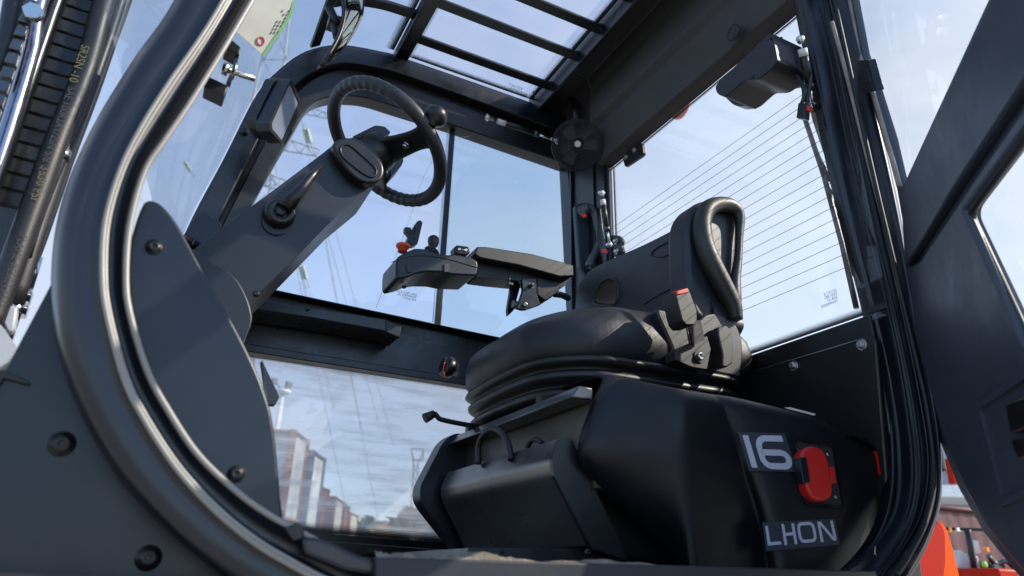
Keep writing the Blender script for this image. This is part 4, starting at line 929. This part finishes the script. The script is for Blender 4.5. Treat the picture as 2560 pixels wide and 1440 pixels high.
part('stop_rib', MB().prism(PS([(2142, 172), (2168, 168), (2176, 205), (2150, 210)], dpl(.032)), dn * .003), M_plastic, door, bevel=.001)
# latch pocket
pk = roundpoly([(2432, 1010), (2560, 930), (2700, 900), (2700, 1200), (2560, 1235), (2496, 1268)], 12)
pki = roundpoly([(2446, 1022), (2562, 946), (2690, 915), (2690, 1190), (2558, 1222), (2504, 1248)], 10)
part('latch_pocket', MB().prism(PS(pk, dpl(.017)), dn * .006, [PS(pki, dpl(.017))]), M_door, door, bevel=.002)
part('latch_pocket_back', MB().prism(PS(pki, dpl(.0125)), dn * .001), M_door, door)
lt = MB().prism(PS([(2512, 1010), (2560, 990), (2600, 985), (2600, 1060), (2560, 1070), (2524, 1085)], dpl(.03)), dn * .016).prism(PS([(2524, 1100), (2600, 1080), (2600, 1130), (2545, 1150)], dpl(.026)), dn * .012)
part('door_latch', lt, M_dark_steel, door, bevel=.003)
part('door_hinge', MB().tube([V(1.262, .80, .20), V(1.262, .80, .30)], .012, 12), M_black, door, bevel=.004)

# small print on the glass, far door mark and rear mark
def txt(name, body, size, origin, ex, ey, m, parent):
    cu_ = bpy.data.curves.new(name, 'FONT'); cu_.body = body; cu_.size = size; cu_.align_x = 'LEFT'; cu_.space_line = .9
    to = bpy.data.objects.new(name + '_tmp', cu_); C.objects.link(to)
    dg = bpy.context.evaluated_depsgraph_get(); me = bpy.data.meshes.new_from_object(to.evaluated_get(dg)); bpy.data.objects.remove(to)
    ex = Vector(ex).normalized(); ey = Vector(ey); ey = (ey - ex * ey.dot(ex)).normalized(); ez = ex.cross(ey)
    Mx = Matrix(((ex.x, ey.x, ez.x, origin[0]), (ex.y, ey.y, ez.y, origin[1]), (ex.z, ey.z, ez.z, origin[2]), (0, 0, 0, 1)))
    mb = MB(); mb.add([Mx @ v.co for v in me.vertices], [tuple(p.vertices) for p in me.polygons])
    return part(name, mb, m, parent)
txt('glass_mark', 'E001738 (CCC)\nTEMPERED (E)\n43R-01011', .010, P(1042, 740, ('y', 1.94)), (-1, 0, 0), (0, 0, 1), M_ink2, sw)
txt('glass_mark', '(CCC) E\nE001382\n43R-01\nTEMPERED', .009, V(1.206, .905, .575), (0, 1, 0), (0, 0, 1), M_ink2, rg)
txt('glass_mark', '(CCC)\nAS2 M12', .016, P(1305, 226, ('z', 1.664)), (-1, 0, 0), (0, 1, 0), M_ink2, grille)

# ------------------------------------------------------------------ mast, hoses
mY = 1.22
def mp_(x, y, Y=mY): return P(x, y, ('y', Y))
def line(x0, y0, x1, y1, Y=mY, e=.35):
    """mast member seen along this photo line, carried on beyond the picture both ways"""
    dx, dy = x1 - x0, y1 - y0
    return mp_(x0 - dx * e, y0 - dy * e, Y), mp_(x1 + dx * e * .4, y1 + dy * e * .4, Y)
mast = part('mast_rail', MB().prism([mp_(-190, 900, 1.36), mp_(-40, 880, 1.36), mp_(250, -200, 1.36), mp_(60, -200, 1.36)], (0, .05, 0)), M_paint, label='dark lifting mast rail at the far left')
def hose(name, pts, r, Y, m, sub=3, parent=None):
    return part(name, MB().tube(smoothpath([mp_(x, y, Y) for x, y in pts], sub), r, 14), m, parent)
h1 = hose('hydraulic_hose', [(345, -150), (283, 0), (240, 150), (200, 265), (140, 430), (75, 620), (30, 760)], .0155, 1.18, M_hose)
h2 = hose('hydraulic_hose', [(325, -150), (262, 0), (215, 170), (150, 330), (95, 480), (30, 660), (-40, 850)], .0165, 1.15, M_hose)
h3 = hose('hydraulic_hose', [(360, -150), (312, 0), (272, 110), (228, 235), (165, 400), (110, 560), (80, 640)], .0115, 1.20, M_hose)
h4 = hose('hydraulic_hose', [(340, -140), (300, 0), (262, 120), (200, 290), (150, 395), (95, 530), (60, 640)], .010, 1.165, M_hose)
h5 = hose('mast_pipe', [(180, -150), (100, 0), (80, 120), (40, 260), (0, 385), (-50, 520)], .011, 1.10, M_pipe)
h6 = hose('mast_pipe', [(60, -140), (36, 0), (20, 90), (-10, 180)], .014, 1.08, M_hose)
h7 = hose('mast_pipe', [(200, -140), (140, 0), (112, 80), (60, 230), (0, 400), (-60, 560)], .013, 1.14, M_paint)
# hose printing
def along(name, body, size, pa, pb, Y, off, m, parent):
    a = mp_(*pa, Y); c = mp_(*pb, Y); return txt(name, body, size, a, c - a, V(1, 0, .25), m, parent)
M_yel = mat('faded_yellow_print', (.16, .13, .05), .6); M_gry = mat('faded_grey_print', (.05, .05, .055), .6)
along('hose_print', 'SR2SN -10', .017, (205, 110), (180, 180), 1.132, 0, M_yel, h2)
along('hose_print', 'SAE 100R2AT/2SN 5/8" (DN16)', .015, (172, 215), (130, 335), 1.132, 0, M_gry, h2)
along('hose_print', '3630 PSI', .017, (104, 412), (85, 470), 1.132, 0, M_yel, h2)
along('hose_print', 'FLAME RESISTANT', .014, (50, 585), (25, 660), 1.132, 0, M_gry, h2)
cp3 = MB(); 
for (a, c, r) in (((62, 650), (72, 640), .0), ):
    pass
fit = MB()
pa, pb = mp_(78, 640, 1.19), mp_(22, 800, 1.19); d = (pb - pa); Lf = d.length; d.normalize()
fit.lathe(pa, d, [(0, .0155), (.05, .0165), (.052, .012), (.056, .012)], 20)
fit.lathe(pa + d * .056, d, [(0, .020), (.018, .020)], 6); fit.lathe(pa + d * .078, d, [(0, .021), (.016, .021)], 6)
fit.lathe(pa + d * .094, d, [(0, .013), (Lf - .06, .013)], 16)
part('hose_fitting', fit, M_chrome, h3)
part('hose_clamp', MB().lathe(mp_(158, 375, 1.165), (mp_(150, 395, 1.165) - mp_(158, 375, 1.165)), [(0, .0125), (.016, .0125)], 16), M_steel, h4)
# leaf chain / cable carrier: one part with its plates as geometry
ch = MB(); chp = MB()
a0 = mp_(232, -60, 1.16); a1 = mp_(22, 520, 1.16); n = 17
d = (a1 - a0).normalized(); sv = V(1, 0, .25); sv = (sv - d * sv.dot(d)).normalized(); nv = d.cross(sv)
if nv.y > 0: nv = -nv
stp = (a1 - a0).length / n
rot = Matrix((sv, nv, d)).transposed()
for k in range(n):
    c = a0 + d * stp * (k + .5)
    ch.box(c, (.046, .012, stp * .88), rot)
    ch.box(c + nv * .004 + sv * .026, (.006, .020, stp * .80), rot)
    chp.box(c + nv * .006 - sv * .031, (.010, .018, stp * .84), rot)
chn = part('lift_chain', ch, M_black, bevel=.0015, bseg=1)
part('chain_side_plates', chp, M_dark_steel, chn, bevel=.0015, bseg=1)
ch2 = MB()
for k in range(16):
    c = mp_(70 - k * 11.5 + 18, -20 + k * 34, 1.06); ch2.box(c, (.014, .010, .018), rot)
part('lift_chain', ch2, M_dark_steel, bevel=.001, bseg=1)
clp = MB().lathe(mp_(85, 38, 1.05), (0, -1, 0), [(0, .014), (.012, .014)], 6).tube(smoothpath([mp_(60, 30, 1.06), mp_(75, 36, 1.06), mp_(82, 10, 1.06), mp_(98, -30, 1.06)], 4), .005, 8)
part('hose_bracket', clp, M_steel)
part('mast_hose_clip', MB().tube(smoothpath([mp_(245, 130, 1.17), mp_(258, 70, 1.17), mp_(240, 80, 1.17), mp_(232, 125, 1.17)], 4), .006, 8), M_dark_steel, h1)
ppx('mast_base_plate', roundpoly([(-60, 770), (5, 815), (44, 870), (20, 905), (-60, 960)], 6), ('y', 1.02), (0, .04, 0), M_mast, bevel=.004, label='pale grey mast plate at the left edge')
ppx('mast_link', [(6, 762), (44, 766), (36, 824), (20, 832), (2, 800)], ('y', 1.15), (0, .02, 0), M_mast, bevel=.003)
# windshield support bracket with bolt, near front post
wb = ppx('glass_clamp', [(562, 118), (576, 96), (602, 118), (598, 138), (592, 135)], ('y', .93), (0, .03, 0), M_black, bevel=.001, label='clamp with bright stud on the near front post')
ppx('clamp_foot', [(524, 192), (570, 214), (560, 240), (510, 216)], ('y', .93), (0, .03, 0), M_black, wb, bevel=.001)
ppx('clamp_strap', [(590, 130), (598, 138), (576, 214), (566, 206), (582, 165)], ('y', .935), (0, .006, 0), M_dark_steel, wb)
part('clamp_stud', MB().tube(PS([(560, 172), (638, 198)], ('y', .92)), .0045, 12).lathe(P(556, 170, ('y', .92)), P(638, 198, ('y', .92)) - P(556, 170, ('y', .92)), [(0, .0095), (.008, .0095)], 6).lathe(P(584, 178, ('y', .92)), P(638, 198, ('y', .92)) - P(556, 170, ('y', .92)), [(0, .0125), (.003, .0125)], 18), M_steel, wb)

# ================================================================== loose things
tg = thing('inspection_tag', 'cream paper tag with green edge taped inside the windshield', 'paper tag', P(660, 60, ('y', 1.02)))
def loose(name, mb, mats, root, **k):
    o = _obj(name, mb, mats, root, **k); o.matrix_parent_inverse = Matrix.Translation(-Vector(root.location)); return o
tpl = ('y', 1.02)
loose('tag_sheet', MB().prism(PS([(640, -40), (740, -40), (724, 40), (658, 138), (592, 80)], tpl), (0, .0008, 0)), M_paper, tg)
loose('tag_border', MB().prism(PS([(734, 0), (739, 0), (728, 42), (661, 139), (656, 136), (722, 38)], ('y', 1.0188)), (0, .0006, 0)), mat('green_print', (.14, .36, .09), .6), tg)
ro = [P(652 + 9 * math.cos(a / 3), 103 + 10 * math.sin(a / 3), ('y', 1.0185)) for a in range(19)]
loose('tag_ring_mark', MB().tube(ro, .0011, 6, True), mat('crimson_print', (.55, .03, .08), .6), tg)
tx = MB()
for k in range(3):
    for j in range(7):
        if random.random() < .8: tx.prism(PS([(676 + k * 8 + j * 4.6, 84 - j * 9), (678 + k * 8 + j * 4.6, 85 - j * 9), (681 + k * 8 + j * 4.6, 79 - j * 9), (679 + k * 8 + j * 4.6, 78 - j * 9)], ('y', 1.0187)), (0, .0004, 0))
loose('tag_fine_print', tx, M_ink2, tg)
ph = thing('phone_holder', 'small black phone clamp on the far side window above the orange button', 'phone holder', P(1038, 582, ('y', 1.9)))
loose('clamp_body', MB().prism(PS(roundpoly([(1044, 552), (1052, 550), (1057, 556), (1047, 600), (1044, 610), (1034, 613), (1019, 606), (1018, 600), (1030, 575)], 2), ('y', 1.88)), (0, .03, 0)), M_black, ph, bevel=.002)
loose('clamp_jaw', MB().prism(PS([(1013, 567), (1028, 569), (1030, 588), (1024, 590), (1013, 577)], ('y', 1.885)), (0, .02, 0)), M_black, ph, bevel=.001)
loose('clamp_rib', MB().prism(PS([(1040, 562), (1048, 560), (1040, 596), (1034, 597)], ('y', 1.876)), (0, .006, 0)), M_plastic, ph, bevel=.001)

# ------------------------------------------------------------------ the yard outside
def dirpx(x, y=1446): return (ROW_R * ((x - 1280) / FPX) + ROW_D * ((y - 720) / FPX) + ROW_F)
def gpt(x, D):
    """ground point under photo column x (taken at the horizon) at camera depth D"""
    yh = 1426 + (x - 311) * .0279
    q = dirpx(x, yh) * D; return V(q.x, q.y, GZ)
def corr(name, col, axis_scale=14):
    m = mat(name, col, .55, var=.25, vscale=1.2, dust=.25); return m
def gtop(x, y, D):
    """ground point under an upright whose top shows at (x, y)"""
    yh = 1426 + (x - 311) * .0279
    return gpt(x - (1398 - x) * (yh - y) / (y + 3497), D)
CT = [('rusty edged grey container', 560, 738, 772, 23.8, 25.7, (.30, .32, .34), (.15, .055, .028)), ('grey container with dark blue posts', 700, 784, 812, 27.9, 29.9, (.42, .44, .46), (.05, .07, .12)),
      ('maroon container', 760, 806, 820, 40, 41.2, (.10, .025, .022), (.10, .03, .02)), ('pale container with red brown posts', 770, 838, 858, 44.8, 48.3, (.36, .36, .34), (.14, .045, .03)),
      ('red brown container', 800, 861, 871, 49.4, 51.5, (.16, .045, .03), (.12, .03, .02)), ('cream container', 840, 876, 893, 56, 59, (.48, .48, .38), (.22, .12, .06))]
def container(corners, z0, h, colm, postm, lab, grp):
    A_, B_, C_, D_ = [V(p.x, p.y, z0) for p in corners]
    root = thing('shipping_container', lab, 'container', (A_ + C_) / 2, grp)
    up = V(0, 0, h); cen = (A_ + C_) / 2
    m = MB()
    for p, q in ((A_, B_), (B_, C_), (C_, D_), (D_, A_)):   # corrugated walls
        Ln = (q - p).length; nn = max(4, int(Ln / .45)); out_ = ((p + q) / 2 - cen).normalized(); pts = []
        for k in range(nn * 4 + 1):
            t = k / (nn * 4); o2 = (0, 0, .022, .022)[k % 4]
            pts.append(p.lerp(q, t) - out_ * (.06 - o2))
        m.loft([[x + V(0, 0, .12) for x in pts], [x + up - V(0, 0, .10) for x in pts]], smooth=False)
    m.add([A_ + up * .985, B_ + up * .985, C_ + up * .985, D_ + up * .985], [(0, 1, 2, 3)])
    o = _obj('container_walls', m, colm, root); o.matrix_parent_inverse = Matrix.Translation(-Vector(root.location))
    for p in (A_, B_, C_, D_):
        i_ = p + (cen - p).normalized() * .08
        o = _obj('corner_post', MB().box(i_ + up / 2, (.24, .24, h - .012)), postm, root); o.matrix_parent_inverse = Matrix.Translation(-Vector(root.location))
    m = MB()
    for p, q in ((A_, B_), (B_, C_), (C_, D_), (D_, A_)):
        for zz in (.07, h - .075):
            m.tube([p + V(0, 0, zz), q + V(0, 0, zz)], .07, 4)
    o = _obj('edge_rails', m, postm, root); o.matrix_parent_inverse = Matrix.Translation(-Vector(root.location))
    return root
TOPY = [1080, 1134, 1228, 1252, 1270, 1291]
for i, (lab, xl, xm, xr, D1, D2, c1, c2) in enumerate(CT):
    A_, B_, C_ = gtop(xl, TOPY[i], D1), gtop(xm, TOPY[i], D1), gtop(xr, TOPY[i] + 20, D2)
    ab = (A_ - B_).normalized() * 6.0; A_ = B_ + ab
    cm = corr('container_paint_%s' % lab.split()[0], c1); pm_ = mat('container_post_%s' % lab.split()[0], c2, .6, var=.3, vscale=3)
    for lv_, nm in ((0, 'lower'), (1, 'upper')):
        container([A_, B_, C_, A_ + C_ - B_], GZ + lv_ * 2.61, (2.59, 3.15)[lv_], cm, pm_, '%s, %s of a stack of two beyond the far door' % (lab, nm), 'stacked containers beyond the far door')
# left edge container
A_, B_, C_ = gtop(18, 806, 22), gtop(58, 812, 21), gtop(77, 826, 23.5)
container([A_ + V(-2, -.4, 0), B_, C_, A_ + C_ - B_ + V(-2, 0, 0)], GZ, 5.6 * .0 + 8.2 - .85, corr('rust_red_walls', (.22, .05, .03)), mat('orange_post_paint', (.55, .20, .06), .6, var=.3), 'rusty red container with orange top rail beside the mast foot', None)
# far tree line
def blob(name, x0, x1, top, D, col, n, lab, cat, kind=None, sz=1.0):
    m = MB()
    for k in range(n):
        t = random.random(); x = x0 + (x1 - x0) * t
        hpx = top(t) * (random.random() ** .6)
        c = gpt(x, D + random.uniform(-6, 6)); c.z = hpx / FPX * D
        s_ = sz * random.uniform(.5, 1.2); a = [Vector((random.uniform(-1, 1), random.uniform(-1, 1), random.uniform(-1, 1))) * s_ for _ in range(3)]
        m.add([c + a[0], c + a[1], c + a[2]], [(0, 1, 2)])
    o = _obj(name, m, mat(name + '_green', col, .9, var=.6, vscale=.2))
    if kind: o['kind'] = kind; o['label'] = lab
    else: tag(o, lab, cat)
    return o
blob('tree_line', 890, 1140, lambda t: 112 + 40 * math.exp(-((t - .62) / .25) ** 2) + 14 * math.sin(t * 17) + 8 * math.sin(t * 43), 140, (.085, .11, .09), 9000, 'hazy wooded hill on the horizon', 'hill', 'stuff', 1.6)
blob('autumn_bush', 918, 968, lambda t: 60 * math.sin(math.pi * t) + 62, 90, (.30, .16, .03), 900, 'yellow orange bush in front of the wooded hill', 'bush', None, .8)
for i, (x0, x1, hh, cc, lab) in enumerate(((1010, 1046, 36, (.45, .30, .28), 'dusty pink container low on the horizon'), (1046, 1092, 34, (.10, .30, .22), 'green container low on the horizon'), (1092, 1150, 34, (.03, .10, .42), 'blue container low on the horizon beside the seat base'), (892, 912, 60, (.42, .20, .07), 'orange brown container at the end of the stacked row'))):
    D = 70; A_, B_ = gpt(x0, D), gpt(x1, D); nn = (B_ - A_).normalized(); bk_ = V(-nn.y, nn.x, 0) * 2.4
    container([A_, B_, B_ + bk_, A_ + bk_], GZ, hh / FPX * D + .85, corr('far_container_%d' % i, cc), mat('far_post_%d' % i, cc, .6), lab, 'containers low on the horizon')
# floodlight pole
D = 30; b0 = gpt(700, D)
pole = thing('floodlight_mast', 'white floodlight mast with lamps on a round head', 'floodlight mast', b0)
def rel(o, root): o.matrix_parent_inverse = Matrix.Translation(-Vector(root.location)); return o
def sky_pt(x, y, D): return (ROW_R * ((x - 1280) / FPX) + ROW_D * ((y - 720) / FPX) + ROW_F) * D
tp_ = sky_pt(706, 986, D)
rel(_obj('pole', MB().tube([V(tp_.x, tp_.y, GZ), tp_], [.14, .09], 12), M_white, pole), pole)
rel(_obj('lamp_ring', MB().lathe(tp_, (0, 0, 1), [(0, .15), (.05, .32), (.16, .34), (.24, .2)], 20), M_white, pole), pole)
for q in ((686, 953), (722, 962)):
    c = sky_pt(*q, D); rel(_obj('floodlight', MB().box(c, (.26, .14, .24), Matrix.Rotation(.5, 3, 'Z')).tube([c, tp_ + V(0, 0, .15)], .03, 6), M_dark_steel, pole), pole)
# lattice mast far off
D = 95
lm = thing('radio_mast', 'faint lattice radio mast with open head beyond the yard', 'radio mast', gpt(1040, D))
m = MB()
def sp(x, y): return sky_pt(x, y, D)
for a, c in (((1026, 1290), (1034, 1160)), ((1052, 1290), (1044, 1160)), ((1020, 1400), (1026, 1290)), ((1060, 1400), (1052, 1290)), ((1034, 1160), (1028, 1122)), ((1044, 1160), (1060, 1122)), ((1028, 1122), (1060, 1122)), ((1028, 1122), (1034, 1150)), ((1060, 1122), (1056, 1150)), ((1034, 1150), (1056, 1150))): m.tube([sp(*a), sp(*c)], .07, 4)
for k in range(9):
    y = 1160 + k * 26; t = (y - 1160) / 240; xl_, xr_ = 1034 - 14 * t, 1044 + 16 * t
    m.tube([sp(xl_, y), sp(xr_, y + 26)], .045, 4); m.tube([sp(xr_, y), sp(xl_, y + 26)], .045, 4)
rel(_obj('lattice', m, M_dark_steel, lm), lm)
# transmission tower and its wires
M_tow = mat('galvanised_lattice', (.36, .37, .38), .6)
D = 32
tw = thing('transmission_tower', 'galvanised lattice transmission tower with three cross arms', 'pylon', gpt(560, D))
def tp3(x, y, d=D): return sky_pt(x, y, d)
m = MB()
lega, legb = [(700, -60), (520, 760), (430, 1300)], [(735, -60), (640, 760), (620, 1300)]
for lg in (lega, legb): m.tube([tp3(*q) for q in lg], .05, 5); m.tube([tp3(*q, D + 2.0) for q in lg], .05, 5)
for k in range(13):
    y0 = -60 + k * 105; t0 = k / 13; t1_ = (k + 1) / 13
    f = lambda t, s_: (700 - 270 * t, -60 + 1360 * t) if s_ == 0 else (735 - 115 * t, -60 + 1360 * t)
    for dd in (0, 2.0):
        m.tube([tp3(*f(t0, 0), D + dd), tp3(*f(t1_, 1), D + dd)], .03, 4); m.tube([tp3(*f(t0, 1), D + dd), tp3(*f(t1_, 0), D + dd)], .03, 4); m.tube([tp3(*f(t0, 0), D + dd), tp3(*f(t0, 1), D + dd)], .03, 4)
rel(_obj('lattice_body', m, M_tow, tw), tw)
for (xa, ya, xb, yb, hh) in ((700, 272, 838, 300, 28), (640, 365, 802, 392, 42), (620, 455, 800, 500, 40)):
    m = MB(); nn = 9
    for k in range(nn):
        t0, t1_ = k / nn, (k + 1) / nn
        lo0 = (xa + (xb - xa) * t0, ya + (yb - ya) * t0); lo1 = (xa + (xb - xa) * t1_, ya + (yb - ya) * t1_)
        h0, h1_ = hh * (1 - t0 * .6), hh * (1 - t1_ * .6)
        for dd in (0, .9):
            m.tube([tp3(*lo0, D + dd), tp3(*lo1, D + dd)], .035, 4); m.tube([tp3(lo0[0], lo0[1] - h0, D + dd), tp3(lo1[0], lo1[1] - h1_, D + dd)], .035, 4)
            m.tube([tp3(lo0[0], lo0[1] - h0, D + dd), tp3(*lo1, D + dd)] if k % 2 else [tp3(*lo0, D + dd), tp3(lo1[0], lo1[1] - h1_, D + dd)], .025, 4)
        m.tube([tp3(*lo0), tp3(*lo0, D + .9)], .025, 4)
    rel(_obj('cross_arm', m, M_tow, tw), tw)
M_ins = mat('pale_green_insulator', (.38, .46, .34), .4)
for (x0, y0, x1, y1) in ((760, 322, 769, 358), (768, 322, 778, 360), (748, 664, 759, 700), (757, 664, 767, 700), (462, 405, 478, 430)):
    a, c = tp3(x0, y0, D - .3), tp3(x1, y1, D - .3); d = c - a; pr = []
    for k in range(11): pr += [(d.length * k / 11, .05), (d.length * (k + .5) / 11, .095)]
    rel(_obj('insulator', MB().lathe(a, d, pr, 12).tube([a - d * .5, c + d * .6], .02, 5), M_ins, tw), tw)
wr = [((770, 380), (850, 800)), ((820, 590), (862, 745)), ((815, 600), (845, 760)), ((835, 560), (885, 745)), ((700, 470), (768, 800)), ((760, 720), (785, 820))]
wg = [((345, -20), (420, 75)), ((365, -20), (440, 70)), ((262, 165), (300, 205)), ((215, 330), (330, 470))]
WL = ['long power line running from the cross arm down past the control pod', 'left wire of the close trio under the steering column', 'faint wire just left of the trio under the steering column', 'rightmost wire of the trio under the steering column', 'power line under the left part of the steering column', 'short power line beside the hanging lower insulator', 'upper left wire between the hoses and the front post', 'upper right wire between the hoses and the front post', 'wire crossing the gap halfway down the hoses', 'lowest wire in the gap between hoses and front post']
for a, c in wr + wg:
    ddx, ddy = c[0] - a[0], c[1] - a[1]
    o = _obj('power_line', MB().tube([sky_pt(a[0] - ddx, a[1] - ddy, 40), sky_pt(*a, 44), sky_pt(*c, 50), sky_pt(c[0] + ddx * 2, c[1] + ddy * 2, 60)], .022, 5), M_tow)
    tag(o, WL[(wr + wg).index((a, c))], 'power line', 'power lines')
# right gap: hall, red container, parked yard truck
def wallbox(name, x0, x1, y0, y1, D, m, dep=3):
    A_, B_ = gpt(x0, D), gpt(x1, D); zt = -(y0 - (1426 + (x0 - 311) * .0279)) / FPX * D; zb = -(y1 - (1426 + (x0 - 311) * .0279)) / FPX * D
    nn = (B_ - A_).normalized(); bk_ = V(-nn.y, nn.x, 0) * dep
    A_.z = B_.z = zb
    return MB().prism([A_, B_, B_ + bk_, A_ + bk_], (0, 0, zt - zb)) if True else None
hall = thing('warehouse', 'blue grey warehouse with a pale canopy seen between rear post and door', 'building', gpt(2380, 34))
rel(_obj('warehouse_wall', wallbox('w', 2250, 2620, 1080, 1500, 34, None), mat('blue_grey_cladding', (.22, .27, .36), .6), hall), hall)
rel(_obj('canopy', wallbox('c', 2250, 2620, 1216, 1246, 31, None, 3), M_white, hall), hall)
rel(_obj('red_pier', wallbox('c', 2446, 2480, 1150, 1216, 33, None, .5), M_redpaint, hall), hall)
A_, B_ = gpt(2270, 16), gpt(2700, 19); nn = (B_ - A_).normalized()
container([A_, B_, B_ + V(-nn.y, nn.x, 0) * 2.4, A_ + V(-nn.y, nn.x, 0) * 2.4], GZ, 2.9, corr('maroon_walls', (.085, .014, .018)), mat('maroon_posts', (.10, .02, .02), .6), 'long maroon container right of the rear post', None)
D = 8
tk = thing('parked_truck', 'small parked yard truck with black cab frame and amber lamps', 'truck', gpt(2450, D))
def kp3(x, y, d=D): return sky_pt(x, y, d)
rel(_obj('cab_frame', MB().tube([kp3(2365, 1322), kp3(2560, 1326)], .018, 8).tube([kp3(2418, 1322), kp3(2435, 1420), kp3(2440, 1500)], .035, 8).tube([kp3(2545, 1326), kp3(2560, 1500)], .03, 8), M_black, tk), tk)
rel(_obj('amber_lamp', MB().box(kp3(2376, 1325), (.07, .04, .05)).box(kp3(2466, 1374), (.05, .04, .05)), mat('amber_lamp_lens', (.8, .25, .02), .3), tk), tk)
rel(_obj('white_lamp', MB().box(kp3(2395, 1324), (.08, .04, .04)), M_white, tk), tk)
rel(_obj('mirror_cover', MB().prism([kp3(2432, 1350), kp3(2445, 1352), (kp3(2454, 1382)), kp3(2436, 1386)], V(.02, .05, 0)), M_white, tk), tk)
rel(_obj('truck_body', MB().box(kp3(2500, 1450), (1.0, .6, .22)), M_redpaint, tk, bevel=.03), tk)
rel(_obj('wrapped_seat', MB().prism([kp3(2395, 1430), kp3(2400, 1372), kp3(2420, 1384), kp3(2450, 1390), kp3(2448, 1440)], V(.1, .3, 0)), mat('plastic_film', (.5, .52, .56), .25), tk, bevel=.03), tk)
rel(_obj('engine_parts', MB().tube(smoothpath([kp3(2470, 1390), kp3(2490, 1410), (kp3(2515, 1402)), kp3(2540, 1425)], 3), .03, 6).box(kp3(2490, 1425), (.2, .1, .12)).box(kp3(2462, 1412), (.07, .07, .07)), M_dark_steel, tk), tk)
rel(_obj('lime_cap', MB().lathe(kp3(2458, 1412, D - .2), (0, -1, 0), [(0, .035), (.03, .035), (.04, .02)], 14), mat('lime_plastic', (.25, .55, .08), .5), tk), tk)
